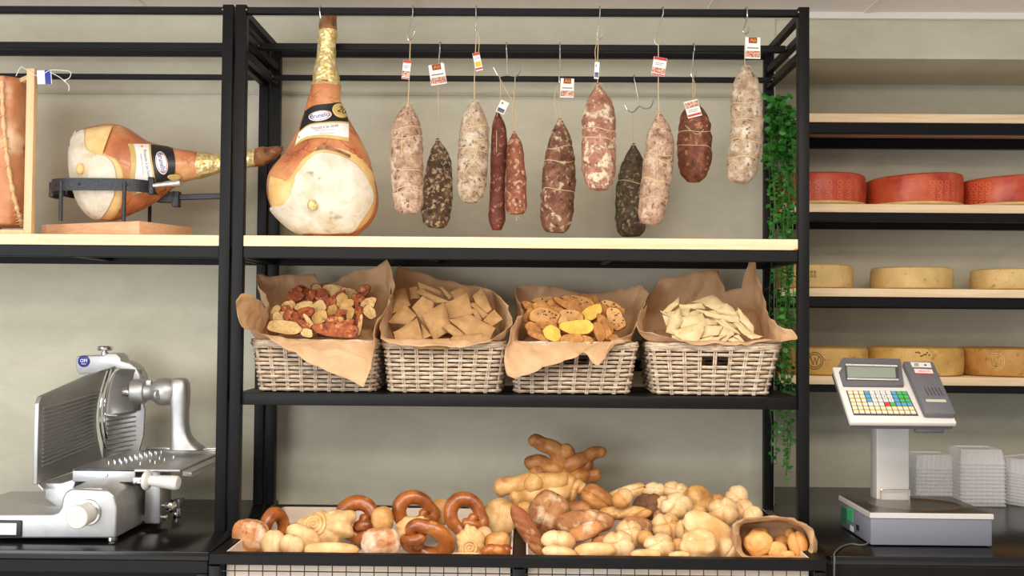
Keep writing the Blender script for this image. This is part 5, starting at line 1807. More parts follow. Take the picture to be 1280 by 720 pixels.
# right tray -----------------------------------------------------------------
horns('twisted_horn_loaf', 'dark golden loaf of twisted horns on top of the heap, touching the back wall',
      [([(704, 586), (700, 572, -.02), (690, 560, -.02), (674, 553), (660, 549)], 9, 5.5), ([(706, 586), (718, 579, -.02), (732, 572), (745, 566), (758, 563)], 9, 4.5), ([(704, 592), (690, 586, -.02), (674, 579), (655, 577)], 10, 6),
       ([(700, 596), (715, 597, -.02), (735, 594), (752, 594)], 9, 6), ([(700, 590), (716, 588, -.01), (730, 582), (742, 580)], 8, 6)], COPD, 'r', Y0=.31,
      knobs=((707, 565, 11.5, -.02), (671, 592, 10.5, -.03), (703, 590, 12, -.01)))
horns('twisted_horn_loaf', 'light golden loaf of twisted horns below the darker one',
      [([(684, 604), (668, 605, -.02), (650, 606), (630, 609), (618, 615)], 13, 9), ([(684, 614), (668, 617, -.02), (650, 621), (636, 625)], 13, 11), ([(678, 604), (692, 602, -.02), (706, 601), (720, 604)], 10, 9), ([(680, 612), (696, 615, -.02), (710, 616), (722, 618)], 11, 9),
       ([(712, 606), (722, 608), (730, 612)], 8, 7)], COPP, 'r', Y0=.20, knobs=((667, 605, 14, -.03),))
loafy('country_loaf', 'big round floured loaf with a dark split, below the light horned loaf', 686, 640, 52, 50, FLOURB, f_groove(21), 'r', 62, 10, 15, .85, .015)
loafy('striped_baguette', 'dark striped baguette standing against the tray divider', 660, 663, 72, 23, STRIPE, f_score(22, 4), 'r', -58, 5, 0, .95, -.02)
loafy('bread_roll', 'small tan roll between the striped baguette and the big round loaf', 656, 639, 22, 24, GOLDB, f_loaf(23, .04, .3), 'r', 0, 10, 0, .9, .02)
loafy('torn_loaf', 'rough golden loaf with torn crust to the side of the light horned loaf', 746, 624, 44, 32, COPD, f_groove(24), 'r', -35, 15, 0, .85, .0)
loafy('country_loaf', 'golden loaf base wedged behind the big round floured loaf', 722, 637, 34, 22, COPD, f_loaf(25, .06, .5), 'r', 5, 15, 0, .9, .03)
loafy('focaccia_strip', 'long pale focaccia strip at the back of the heap', 783, 616, 54, 18, PALEB2, f_groove(26), 'r', 18, 15, 0, .9, .03)
loafy('rosette_roll', 'small pale roll lying on the long focaccia strip', 778, 623, 24, 20, ROSE, f_cleft(27, .12, .12), 'r', 40, 20, 0, .9, -.06)
loafy('finger_loaf', 'long scored golden loaf across the middle of the heap', 782, 641, 68, 18, GOLDB, f_score(28, 4), 'r', 0, 15, 0, 1.0, -.01)
loafy('flat_loaf', 'dark floured oval loaf arching over a pale-tipped wedge', 731, 653, 64, 28, FLOURB, f_lens(29), 'r', 2, 25, 0, .8, .0)
loafy('bread_wedge', 'wedge-shaped loaf with a pale tip under the dark oval loaf', 731, 665, 48, 21, FLOUR, f_loaf(30, .08, .4), 'r', 22, 15, 0, .9, -.045)
loafy('milk_roll', 'cream double roll with a cleft above the front rim by the striped baguette', 698, 676, 38, 23, ROSE, f_cleft(31, .14, .2), 'r', -6, 12, 0, .9)
loafy('milk_roll', 'cream roll lowest at the front rim next to the striped baguette', 699, 691, 38, 16, ROSE, f_cleft(32, .14, .15), 'r', -8, 12, 0, 1.0, -.01)
loafy('milk_roll', 'smooth oval bun lying at the front rim below the wedge', 744, 688, 52, 20, PALEB2, f_loaf(33, .03, .3), 'r', 2, 12, 0, 1.0, -.01)
loafy('rosette_roll', 'pale five-petal roll at the front rim beside the smooth oval bun', 773, 681, 36, 32, ROSE, f_kaiser(34), 'r', 0, 28, 0, .9, -.01)
loafy('rosette_roll', 'pale five-petal roll resting behind the front five-petal roll', 786, 667, 32, 32, ROSE, f_kaiser(35.7), 'r', 0, 35, 10, .9, .0)
loafy('country_loaf', 'round brown floured loaf in the middle of the heap under the long scored loaf', 796, 658, 42, 26, FLOURB, f_loaf(36, .06, .4), 'r', -8, 15, 0, .9, .03)
loafy('bread_roll', 'small brown roll in the gap above the smooth oval bun', 752, 676, 26, 16, FLOURB, f_loaf(37, .06, .4), 'r', 10, 15, 0, .9, .02)
loafy('rye_bun', 'dark brown pinched rye bun among the pale rolls', 811, 633, 38, 30, DARKBR, f_kaiser(38, 3, .14), 'r', 10, 20, 0, .85, .01)
loafy('rosette_roll', 'pale roll at the very back beside the focaccia strip', 819, 613, 27, 19, ROSE, f_kaiser(39.2), 'r', 0, 25, 0, .95, .0)
loafy('rosette_roll', 'pale roll at the back next to the tall golden loaf', 845, 614, 31, 22, ROSE, f_kaiser(40.5), 'r', -15, 20, 0, .95, -.01)
loafy('rosette_roll', 'large pale five-petal roll on top of the heap near the back', 846, 632, 36, 30, ROSE, f_kaiser(41.3), 'r', 10, 30, 0, .9, -.045)
loafy('milk_roll', 'small side lobe roll touching the large five-petal roll on top', 828, 629, 18, 17, ROSE, f_cleft(42), 'r', 30, 10, 0, .9, -.02)
loafy('country_loaf', 'tall golden loaf standing at the back of the heap', 873, 624, 38, 32, GOLDB, f_loaf(43, .06, .5), 'r', -40, 20, 0, .85, .02)
loafy('country_loaf', 'brown loaf at the back behind the round five-petal roll', 901, 627, 30, 18, COPD, f_loaf(44, .05, .5), 'r', -15, 15, 0, .9, .05)
loafy('rosette_roll', 'pale knob roll topmost of the three in a chain at the far corner', 921, 622, 28, 25, ROSE, f_cleft(45.5, .1, .12), 'r', 50, 15, 0, .9, .0)
loafy('rosette_roll', 'pale knob roll in the middle of the chain of three at the far corner', 928, 637, 26, 22, ROSE, f_cleft(46.1, .1, .12), 'r', 40, 15, 0, .9, -.01)
loafy('rosette_roll', 'pale knob roll lowest in the chain of three, above the paper bag', 941, 644, 22, 20, ROSE, f_cleft(47.9, .1, .12), 'r', 20, 15, 0, .9, -.01)
loafy('rosette_roll', 'round pale roll with fine petals above the big flat focaccia', 904, 640, 34, 33, ROSE, f_kaiser(48.6), 'r', 20, 32, 0, .9, -.02)
loafy('rosette_roll', 'round pale roll tilted beside the rye bun, above the front rolls', 833, 658, 34, 31, ROSE, f_kaiser(49.4), 'r', -20, 30, 0, .9, -.01)
loafy('bread_roll', 'tan bun squeezed behind the large five-petal roll on top', 868, 640, 30, 18, GOLDB, f_loaf(50, .04, .3), 'r', 0, 12, 0, .9, .02)
loafy('focaccia', 'big flat pale focaccia slanting across the heap', 885, 660, 66, 34, PALEB2, f_loaf(51, .10, .6), 'r', -24, 30, 0, .55, -.03)
loafy('milk_roll', 'small round pale roll under the upper end of the big focaccia', 855, 663, 20, 24, ROSE, f_cleft(52), 'r', 0, 10, 0, .9, -.0)
loafy('crusty_roll', 'floury cracked pale roll at the front rim under the big focaccia', 874, 680, 48, 36, PALEB2, f_loaf(53, .12, .5), 'r', 10, 20, 0, .8, -.03)
loafy('milk_roll', 'round pale roll with one cleft at the front rim beside the paper bag', 910, 686, 26, 24, ROSE, f_cleft(54, .1, .12), 'r', -35, 10, 0, .95, -.01)
loafy('rosette_roll', 'pale five-petal roll at the front rim in the middle of the right tray', 824, 682, 35, 28, ROSE, f_kaiser(55.8), 'r', 0, 30, 0, .9, -.02)
loafy('milk_roll', 'pale roll half sunk below the five-petal roll at the front rim', 807, 693, 38, 13, PALEB2, f_loaf(56, .03, .3), 'r', 0, 8, 0, 1.0, .02)
loafy('milk_roll', 'pale roll top just showing above the rim before the cracked roll', 849, 694, 26, 10, ROSE, f_loaf(57, .03, .3), 'r', 0, 8, 0, 1.0, .01)
loafy('bread_roll', 'small tan roll in the gap between two front five-petal rolls', 806, 672, 20, 18, GOLDB, f_loaf(58, .04, .3), 'r', 0, 8, 0, .9, .02)
loafy('bread_roll', 'small brown roll beside the floury cracked roll', 847, 682, 17, 18, GOLDB, f_loaf(59, .04, .3), 'r', 0, 8, 0, .9, .01)
loafy('bread_roll', 'tan roll in shade under the round tilted roll', 828, 645, 24, 16, FLOURB, f_loaf(60, .04, .3), 'r', 0, 8, 0, .9, .04)

# paper bag with small rolls ---------------------------------------------------
BYb = -.195
def bagpts():
    out = [(917, 668), (918, 655), (930, 649), (952, 647), (975, 646), (998, 652), (1014, 661), (1019, 676), (1016, 693), (990, 697), (955, 697), (925, 696)]
    return out
m = MB()
N = 72
Pm = spline([V((x, y, 0)) for x, y in bagpts()], 6, True)
cb = V((968, 676, 0))
rings = []
for k, (sc, dy, dz) in enumerate(((1.0, .10, -.012), (1.02, .06, -.006), (1.03, .02, .0), (1.02, -.012, 0), (.97, -.024, 0), (.90, -.014, 0), (.86, .01, 0), (.84, .05, 0), (.80, .09, 0))):
    r = []
    for i, p in enumerate(Pm):
        q = cb + (p - cb) * sc
        w = at(q.x, q.y, BYb + dy)
        wr = nz(w, 28, 7) * .007 + nz(w, 60, 8) * .003
        d = (w - at(cb.x, cb.y, BYb + dy)).normalized()
        w = w + d * wr + V((0, 0, dz))
        r.append(w)
    rings.append(r)
c0, c1 = sum(rings[0], V()) / len(Pm), sum(rings[-1], V()) / len(Pm)
m.loft([[c0 + (p - c0) * .3 for p in rings[0]]] + rings + [[c1 + (p - c1) * .25 for p in rings[-1]]])
bag = m.build('paper_bag', KRAFT, angle=40)
tag(bag, 'open brown paper bag of small orange-gold rolls at the end of the bin', 'paper bag')
n0 = len(BREAD)
GB = 'small rolls in the paper bag'
def bagroll(label, x, y, w, h, fn, dy, rot=0):
    Y = BYb + dy
    s = S(Y)
    mb = MB()
    mb.ball(at(x, y, Y), (w * s / 2 * 1.12, h * s / 2 * 1.12, min(w, h) * s * .42), facing(rot, 15), 36, 24, fn)
    return tag(mb.build('small_roll', MUFF, angle=70), label, 'bread', GB)
bagroll('largest knobbly roll at the front of the paper bag', 948, 679, 32, 29, f_knob(61), .03)
bagroll('flat roll behind the largest knobbly roll in the paper bag', 949, 665, 22, 12, f_loaf(62, .04, .3), .075)
bagroll('small knobbly roll in the middle of the paper bag opening', 971, 687, 23, 18, f_knob(63), .02)
bagroll('roll behind the small knobbly middle roll in the bag', 977, 677, 18, 14, f_knob(67), .065)
bagroll('pointed cleft roll at the outer side of the paper bag', 997, 680, 22, 29, f_cleft(64), .025, 10)
bagroll('pale roll behind the pointed cleft roll in the bag', 987, 670, 14, 20, f_loaf(65, .05, .3), .075, -10)
bagroll('tiny roll end at the bottom lip of the paper bag', 986, 693, 15, 9, f_loaf(66, .05, .3), .005)

# settle: nearer loaves stay, farther ones slide away along their line of sight until they only touch
from mathutils.bvhtree import BVHTree as _B
def wb(o):
    mv = o.location
    return _B.FromPolygons([v.co + mv for v in o.data.vertices], [tuple(p.vertices) for p in o.data.polygons])
def bbx(o):
    cs = [V(c) + o.location for c in o.bound_box]
    return [min(c[i] for c in cs) for i in range(3)], [max(c[i] for c in cs) for i in range(3)]
placed = [(bag, wb(bag), bbx(bag))]
for o, cy, Y in sorted(BREAD, key=lambda r: r[2] - (690 - r[1]) * .0002):
    d = (o.location - CAM).normalized()
    moved = 0
    start = o.location.copy()
    while True:
        bb = bbx(o)
        tree = None
        hit = False
        for p, t_, b in placed:
            if any(bb[0][i] > b[1][i] or bb[1][i] < b[0][i] for i in range(3)):
                continue
            tree = tree or wb(o)
            if tree.overlap(t_):
                hit = True
                break
        if not hit or moved > .05 or bb[1][1] > WY - .03:
            break
        o.location = o.location + d * .005
        moved += .005
    placed.append((o, wb(o), bbx(o)))
# ------------------------------------------------------------------ meat slicer
def X_(px, Y): return at(px, 420, Y).x
def Z_(py, Y, px=120): return at(px, py, Y).z
yf_ = -.195
t = thing('meat_slicer', 'large brushed steel vertical meat slicer on the black counter', 'meat slicer', (X_(60, .05), .05, zc))
# cast base: low bed at one side, raised motor housing at the other
y_back = .20
def fr(px, py, Y=yf_): return at(px, py, Y)
prof = [(-75, 673), (-75, 643), (66, 643), (72, 641), (76, 635), (78, 622), (82, 615), (90, 611), (134, 613), (142, 619), (146, 636), (144.5, 673)]
P = [fr(*q) for q in prof]
for p in P: p.y = yf_
MB().prism(P, (0, y_back - yf_, 0), .006, 3).build('base_casting', ALU, t)
# hump towards the rear above the housing
R = []
for y in (yf_ + .012, .02, .12, .19):
    zt = Z_(612, yf_) + .012 * math.sin(PI * min(1, (y - yf_) / .3))
    x0, x1 = X_(82, yf_) + .004, X_(142, yf_) - .002
    R.append([V((x0, y, zc + .04)), V((x0, y, zt - .012)), V((x0 + .018, y, zt)), V((x1 - .03, y, zt)), V((x1, y, zt - .016)), V((x1, y, zc + .04))])
MB().loft(R).build('motor_cover', ALU, t)
# control panel
c = fr(2, 660.5)
cpanel = MB().box((c.x, yf_ - .002, c.z), (52 * S(yf_), .008, 21 * S(yf_)), bevel=.0035).build('control_panel', mat('black_rubber_panel', (30, 30, 32), rough=.5), t)
c = fr(-2, 660.5)
m = MB()
m.box((c.x, yf_ - .0066, c.z), (48 * S(yf_), .002, 14.5 * S(yf_)), bevel=.0008)
m.mi = 1
m.lathe([(.0062, 0), (.0062, .001), (.003, .0014)], (fr(0, 0).x, yf_ - .0076, fr(0, 660).z), (0, -1, 0), 18)
m.mi = 2
m.lathe([(.0032, 0), (.0028, .0022)], (fr(1.5, 0).x, yf_ - .0076, fr(0, 661).z), (0, -1, 0), 14)
m.mi = 1
m.lathe([(.0011, 0), (.0011, .001)], (fr(8, 0).x, yf_ - .0076, fr(0, 660.5).z), (0, -1, 0), 10)
o_ = V((fr(14.5, 0).x, yf_ - .0078, fr(0, 660.5).z))
m.mi = 3
m.tube([o_ + V((math.cos(a) * .0085, 0, math.sin(a) * .0085)) for a in [2 * PI * i / 24 for i in range(24)]], .0004, 5, closed=True)
m.mi = 1
text_plane(m, 'I', o_, (1, 0, 0), (0, 0, 1), .0018, .0075, .0006)
m.build('control_label', [WHITE, BLACKI, mat('green_button', (150, 200, 60), rough=.4), GREYI], cpanel, label='white button strip with a green button')
# thickness dial
k = at(108, 642, yf_)
m = MB()
m.lathe([(.037, 0), (.037, .004), (.035, .007), (.030, .008), (.030, .012)], (k.x + .006, yf_ + .001, k.z + .004), (-.03, -1, -.01), 40)
m.build('dial_collar', STEELP, t)
m = MB()
kk = V((k.x + .006, yf_, k.z + .004))
ax = V((-.12, -1, -.05)).normalized()
m.lathe([(.028, .008), (.030, .012), (.0305, .030), (.031, .034), (.033, .052), (.0335, .058), (.0325, .063), (.029, .066), (.001, .067)], kk, ax, 40)
m.build('thickness_dial', KNOBM, t, label='pale grey thickness dial')
# feet
for px, Y, pyb in ((145, -.165, 0), (-62, -.165, 0), (231 - 6, .2, 0), (-20, .18, 0)):
    x = X_(px, Y)
    MB().lathe([(.011, 0), (.013, .002), (.0135, .012), (.011, .022), (.010, .034)], (x, Y, zc + .0004), n=20).build('foot', STEELP, t, label='polished steel foot')
# gauge plate: upright ribbed plate running front to back
gx = X_(50, -.1)
zb0, zt0 = Z_(606, -.1, 50), Z_(496, -.1, 50)
zt1 = Z_(459, .40, 138)
gy0, gy1 = -.10, .40
th = .014
def gz_top(y): return zt0 + (zt1 - zt0) * (y - gy0) / (gy1 - gy0)
P = [V((gx, gy0, zb0)), V((gx, gy0 + .003, zt0 - .02)), V((gx, gy0 + .02, zt0)), V((gx, gy1 - .10, gz_top(gy1 - .10))), V((gx, gy1, zt1))]
# blade cut-out edge (concave arc)
bc = V((gx, gy1 + .10, (zb0 + zt1) / 2))
for i in range(9):
    f = i / 8
    P.append(V((gx, gy1 - .075 * math.sin(PI * f) - .02 * f, zt1 + (zb0 + .004 - zt1) * f)))
m = MB()
m.prism(P, (-th, 0, 0), .003, 2)
gpl = m.build('gauge_plate', STEEL, t)
m = MB()
nrib = 15
for i in range(nrib):
    f = (i + .5) / nrib
    z = zb0 + .045 + (zt0 - zb0 - .075) * f
    y1 = gy1 - .06 - .055 * math.sin(PI * min(1, f * .9 + .1)) * 1
    y0 = gy0 + .03 + .02 * math.sin(i * 1.0) * 0
    m.tube([(gx + .0005, y0, z), (gx + .0025, y0 + .012, z + .0005), (gx + .0025, y1 - .012, z + .018), (gx + .0005, y1, z + .0185)], .0042, 8, sq=.7)
m.build('rib', STEEL, gpl)
# lower lip of the gauge plate
m = MB()
m.prism([V((gx + .002, gy0 + .005, zb0 + .002)), V((gx + .002, gy1 - .04, zb0 + .002)), V((gx + .016, gy1 - .04, zb0 - .012)), V((gx + .016, gy0 + .005, zb0 - .012))], (0, 0, -.006))
m.build('plate_lip', STEEL, gpl)
# bracket carrying the plate
m = MB()
P = [at(56, 604, -.06), at(56, 623, -.06), at(80, 640, -.06), at(84, 632, -.06), at(96, 598, -.06), at(76, 604, -.06)]
m.prism(P, (0, .16, 0), .004, 2)
m.build('plate_bracket', ALU, t)
# blade: round knife edge and ring guard
bx = gx + .012
bcen = V((bx, .42 - .235, 0))
m = MB()
by, bz, br = gy1 + .006, (Z_(462, .40, 138) + Z_(574, .33, 128)) / 2, .168
arc = [(by - .075 * math.sin(PI * f) * 1.02 - .02 * f, zt1 + .006 + (zb0 + .02 - zt1) * f) for f in [i / 20 for i in range(21)]]
m.tube([(bx, y - .008, z) for y, z in arc], .0035, 8)
m.tube([(bx + .006, y + .012, z) for y, z in arc], .0045, 8)
m.build('blade_edge', STEELP, t, label='polished round blade edge')
# blade disc behind: ribbed rear plate
m = MB()
yp = .36
P = [at(128, 500, yp), at(178, 499, yp), at(181, 512, yp), at(179, 545, yp), at(172, 570, yp), at(166, 578, yp), at(128, 578, yp)]
m.prism(P, (0, .012, 0), .003, 2)
ppl = m.build('pusher_plate', STEEL, t)
m = MB()
for i in range(11):
    y = 512 + i * 5.8
    a, b = at(133, y + 3, yp), at(170 - max(0, i - 7) * 3, y - 3, yp)
    m.tube([a, a.lerp(b, .1) + V((0, -.002, 0)), a.lerp(b, .9) + V((0, -.002, 0)), b], .0036, 8, sq=.8)
m.build('rib', STEEL, ppl)
# bent guard sheet in front of it
yg = .30
m = MB()
Gp = [(148, 461), (143, 464), (138, 472), (134, 486), (132, 505), (131, 518), (134, 520)]
outer = [at(x, y, yg - .02) for x, y in Gp]
inner = [at(177, 462, yg + .05), at(177, 466, yg + .05), at(176, 474, yg + .05), at(175, 486, yg + .05), at(174, 500, yg + .05), at(174, 512, yg + .05), at(174, 513, yg + .05)]
rows = [[o_.lerp(i_, f) for o_, i_ in zip(outer, inner)] for f in (0, .1, .3, .55, .8, 1)]
m.grid(rows)
g = m.build('guard_sheet', STEEL, t, solid=.003)
m = MB()
m.tube(spline([at(146, 462, yg - .022), at(140, 469, yg - .022), at(135, 484, yg - .022), at(132.5, 503, yg - .022), at(131.5, 518, yg - .022), at(147, 520, yg - .022)], 5), .0035, 8)
m.build('guard_edge', STEELP, t)
# cover with badge and knob
m = MB()
yc_ = .33
P = [at(94.5, 461, yc_), at(94.5, 448, yc_), at(97, 445, yc_), at(130, 444, yc_), at(135, 441.5, yc_), at(145, 442, yc_), at(150, 447, yc_), at(151, 451, yc_), at(162, 454, yc_), at(170, 460, yc_), at(174, 468, yc_), at(176, 476, yc_), at(150, 472, yc_), at(146, 461, yc_), at(143, 459, yc_), at(120, 466, yc_), at(98, 468, yc_)]
m.prism(P, (0, .075, 0), .004, 2)
bcov = m.build('blade_cover', ALU, t)
b = at(105, 451.5, yc_)
m = MB()
m.lathe([(.0195, 0), (.0195, .002), (.018, .003), (.001, .003)], b, (0, -1, 0), 28)
m.mi = 1
text_plane(m, 'OM', b + V((0, -.0036, .002)), (1, 0, 0), (0, 0, 1), .023, .0105)
m.bar(b + V((-.008, -.0034, -.009)), b + V((.008, -.0034, -.009)), .0006, .0014, 0)
m.build('badge', [mat('royal_blue_enamel', (36, 40, 132), rough=.3), WHITE], bcov, label='round blue badge with white letters')
k = at(131, 444, yc_ + .03)
m = MB()
m.lathe([(.012, -.004), (.012, .010), (.008, .011), (.008, .014), (.022, .016), (.025, .020), (.025, .027), (.021, .031), (.001, .033)], k, n=24)
m.build('cover_knob', STEELP, t, label='polished knurled knob')
# meat pusher arm
ya = .27
def xr(px, py, Y=ya): return at(px, py, Y)
m = MB()
ax = V((1, 0, 0))
def cyl(x0, x1, py, rpx, name, mt, tilt=(1, 0, 0)):
    a, b_ = xr(x0, py), xr(x1, py)
    r = rpx * S(ya)
    L_ = (b_ - a).length
    return MB().lathe([(r * .9, 0), (r, .003), (r, L_ - .003), (r * .9, L_)], a, tilt, 32).build(name, mt, t)
cyl(154, 168, 490, 6, 'shaft', STEELP)
a = xr(165, 489)
m = MB()
s_ = S(ya)
m.lathe([(13 * s_, 0), (15.3 * s_, 2 * s_), (15.6 * s_, 14 * s_), (14.6 * s_, 17 * s_), (11.2 * s_, 18 * s_), (11.2 * s_, 25 * s_), (13 * s_, 29 * s_), (16.5 * s_, 33 * s_), (17.5 * s_, 40 * s_), (16.5 * s_, 50 * s_), (13 * s_, 55 * s_)], a, (1, 0, -.0), 36)
m.build('pusher_hub', ALU, t)
m = MB()
k = xr(198, 492)
m.lathe([(.010, 0), (.016, .004), (.016, .022), (.013, .025), (.001, .026)], k + V((-.002, -.030, 0)), (.75, -.6, .0), 24)
m.build('clamp_knob', ALU, t)
m = MB()
m.box(xr(189, 478) + V((0, -.02, 0)), (.018, .014, .018), None, .003)
m.build('stop_tab', ALU, t)
# curved upright arm
Rr = []
for (py, xl_, xr_, d) in ((472.5, 219, 231, .022), (474.5, 216, 234, .028), (480, 214.5, 236, .032), (490, 214, 236.5, .034), (500, 214, 236.3, .033), (515, 214.8, 235, .030), (530, 215, 235, .029), (540, 214.6, 237, .030), (548, 214.2, 241, .032), (554, 214, 247, .035), (558, 213.5, 253, .038), (561, 213.5, 255, .040)):
    a, b_ = xr(xl_, py), xr(xr_, py)
    c, hw = (a + b_) / 2, (b_ - a).length / 2
    Rr.append([c + V((math.copysign(abs(math.cos(q)) ** .6, math.cos(q)) * hw, math.copysign(abs(math.sin(q)) ** .6, math.sin(q)) * d, 0)) for q in [2 * PI * i / 28 for i in range(28)]])
MB().loft(Rr).build('pusher_arm', ALU, t)
# carriage
zt = Z_(586.5, -.07, 150)
y0c, y1c = -.07, .36
x0c, x1c = X_(94, y0c), X_(228, y0c)
m = MB()
m.box(((x0c + x1c) / 2, (y0c + y1c) / 2, zt - .004), (x1c - x0c, y1c - y0c, .008), bevel=.002)
m.build('carriage_plate', STEEL, t)
m = MB()
xm0 = X_(172, y0c)
m.box(((x0c + xm0) / 2, y0c + .006, zt - .019), (xm0 - x0c, .012, .038), bevel=.002)
m.build('carriage_skirt', STEEL, t)
m = MB()
m.lathe([(.0065, 0), (.0065, .002), (.001, .003)], at(132, 594, y0c - .001), (0, -1, 0), 14)
m.build('bolt', STEELP, t)
m = MB()
xk = X_(186, y1c)
m.box(((xk + x1c) / 2 + .0, y1c - .004, zt + .005), (x1c - xk, .010, .012), bevel=.002)
m.build('rear_lip', STEELP, t)
m = MB()
m.prism([(x1c - .001, y0c + .02, zt - .006), (x1c + .026, y0c + .03, zt - .012), (x1c + .026, y1c + .03, zt - .012), (x1c - .001, y1c, zt - .006)], (0, 0, -.016), .002, 1)
m.build('side_rail', STEEL, t)
m = MB()
for j in range(3):
    for i in range(9):
        p = V((X_(139, .02) + j * .018 + i * .0045, .02 + i * .030 + j * .004, zt))
        m.lathe([(.0014, 0), (.0010, .008), (.0003, .011)], p, n=6)
for i in range(6):
    p = V((X_(176, .0) + (i % 2) * .03 + i * .004, .015 + i * .03, zt))
    m.lathe([(.0014, 0), (.0010, .007), (.0003, .010)], p, n=6)
m.build('gripping_spikes', STEELP, t)
# handle
yh = -.11
k = at(183, 600, yh)
m = MB()
m.lathe([(.004, -.012), (.006, -.012), (.010, -.006), (.026, -.004), (.029, .0), (.029, .004), (.026, .008), (.015, .012), (.0155, .02), (.018, .05), (.0205, .085), (.0205, .094), (.017, .099), (.001, .100)], k, (.98, -.14, -.06), 32)
m.build('carriage_handle', KNOBM, t, label='pale grey carriage handle')
m = MB()
m.box(at(174, 600, yh + .01), (.026, .03, .017), None, .002)
m.build('handle_bracket', STEELP, t)
# carriage support
m = MB()
xs0, xs1 = X_(184, -.02), X_(204, -.02)
zl = Z_(655, -.02, 195)
m.box(((xs0 + xs1) / 2, .03, (zt - .008 + zl) / 2), (xs1 - xs0, .10, zt - .008 - zl), bevel=.006)
m.build('carriage_foot', STEEL, t)
m = MB()
xq = X_(150, -.02)
m.bar((xq, .02, zl + .012), (xs0 + .004, .02, zl + .012), .03, .022, .003)
m.bar((xq, .12, zl + .012), (xs0 + .004, .12, zl + .012), .03, .022, .003)
m.build('slide_rod', STEELP, t)
m = MB()
m.lathe([(.006, 0), (.006, .014), (.010, .016), (.017, .020), (.019, .026), (.019, .034), (.014, .040), (.001, .041)], V((xs1 - .001, .0, at(205, 632, 0).z)), (1, -.25, 0), 22)
m.build('lock_knob', STEELP, t)
m = MB()
m.lathe([(.005, 0), (.005, .010), (.008, .011), (.008, .018), (.001, .019)], V((xs1 - .001, -.005, at(205, 646, 0).z)), (1, -.2, 0), 16)
m.build('bolt', STEELP, t)
m = MB()
m.box(((xs1 + X_(226, .2)) / 2, .18, zl + .028), (X_(226, .2) - xs1 + .04, .05, .03), bevel=.004)
m.build('rear_arm', STEEL, t)

# ------------------------------------------------------------------ weighing scale
GREYP = mat('dark_grey_plastic', (98, 96, 100), (104, 102, 106), 60, rough=.5, bump=.05, bscale=300, bdist=.001)
BODYG = mat('blue_grey_enamel', (122, 124, 134), rough=.42)
IVORY = mat('ivory_plastic', (218, 212, 204), rough=.45)
LCD = mat('grey_green_display', (148, 156, 142), rough=.25)
SATIN = mat('satin_steel', (222, 217, 210), (228, 223, 216), 40, rough=.36, metal=.35, stretch=(1, 1, 10))
TRAY = mat('mirror_steel_tray', (138, 130, 120), rough=.30, metal=1.0)
GREEN = mat('green_sticker', (52, 190, 112), rough=.5)
GREEND = mat('dark_green_sticker', (24, 110, 76), rough=.5)
sy0, sy1 = -.125, .165
sx0, sx1 = X_(1088, sy0), X_(1239, sy0)
sxc = (sx0 + sx1) / 2
zb_ = Z_(682, sy0, 1160)
ztp = Z_(648, sy0, 1160)
zt_ = Z_(641.5, sy0, 1160)
t = thing('weighing_scale', 'grey counter scale with tilted keypad head on a steel column', 'scale', (sxc, .02, zc))
bhs = MB().box((sxc, (sy0 + sy1) / 2, (zb_ + ztp) / 2), (sx1 - sx0, sy1 - sy0, ztp - zb_), bevel=.003).build('base_housing', BODYG, t)
m = MB()
# steel tray with a dished oval
n = 64
cx_, cy_ = sxc + .005, (sy0 + sy1) / 2
def tr(k, f):
    q = 2 * PI * k / n
    hx, hy = (sx1 - sx0) / 2 + .003, (sy1 - sy0) / 2 + .003
    c_, s_ = math.cos(q), math.sin(q)
    sc = 1 / max(abs(c_), abs(s_))
    rx, ry = c_ * sc * hx, s_ * sc * hy
    ex, ey = c_ * .135, s_ * .105
    return (rx, ry, ex, ey)
rg = []
for f, z in ((1.0, ztp - zt_), (1.0, -.002), (.985, 0.0)):
    rg.append([V((sxc + tr(k, 0)[0] * f, cy_ + tr(k, 0)[1] * f, zt_ + z)) for k in range(n)])
for e, z in ((1.05, 0.0), (1.02, .0012), (.98, .0012), (.94, -.0006), (.9, -.001), (.3, -.001), (.002, -.001)):
    rg.append([V((cx_ + tr(k, 0)[2] * e, cy_ + tr(k, 0)[3] * e, zt_ + z)) for k in range(n)])
m.loft(rg[2:], cap=False)
m.build('weighing_tray', TRAY, t, label='polished steel weighing tray with a dished oval', angle=30)
m = MB()
m.loft(rg[:3], cap=False)  # rim paler and less metallic than the tray: its frontal light is painted in
m.build('tray_rim', SATIN, t, label='folded tray rim, frontal light painted in as paler steel', angle=30)
for x in (sx0 + .03, sx1 - .03):
    for y in (sy0 + .03, sy1 - .04):
        MB().lathe([(.012, 0), (.013, .003), (.011, .007), (.006, .009), (.006, zb_ - zc + .002)], (x, y, zc + .0004), n=18).build('foot', BLACK, t, label='black levelling foot')
# column
yc0 = .10
zt_c = Z_(531, yc0, 1115)
x0, x1 = X_(1095.5, yc0), X_(1136, yc0)
MB().box(((x0 + x1) / 2, yc0 + .03, (zt_ - .006 + zt_c + .05) / 2), (x1 - x0, .06, zt_c + .05 - zt_ + .006), bevel=.003).build('column', SATIN, t)
m = MB()
q = [at(x, y, yc0 - .012) for x, y in ((1101, 620), (1101, 614), (1104, 612), (1134, 612), (1137, 614), (1137, 621))]
m.tube(spline([V((q[0].x, q[0].y, zt_ - .002))] + q + [V((q[-1].x, q[-1].y, zt_ - .002))], 4), .0016, 8)
m.build('wire_stop', STEELP, t)
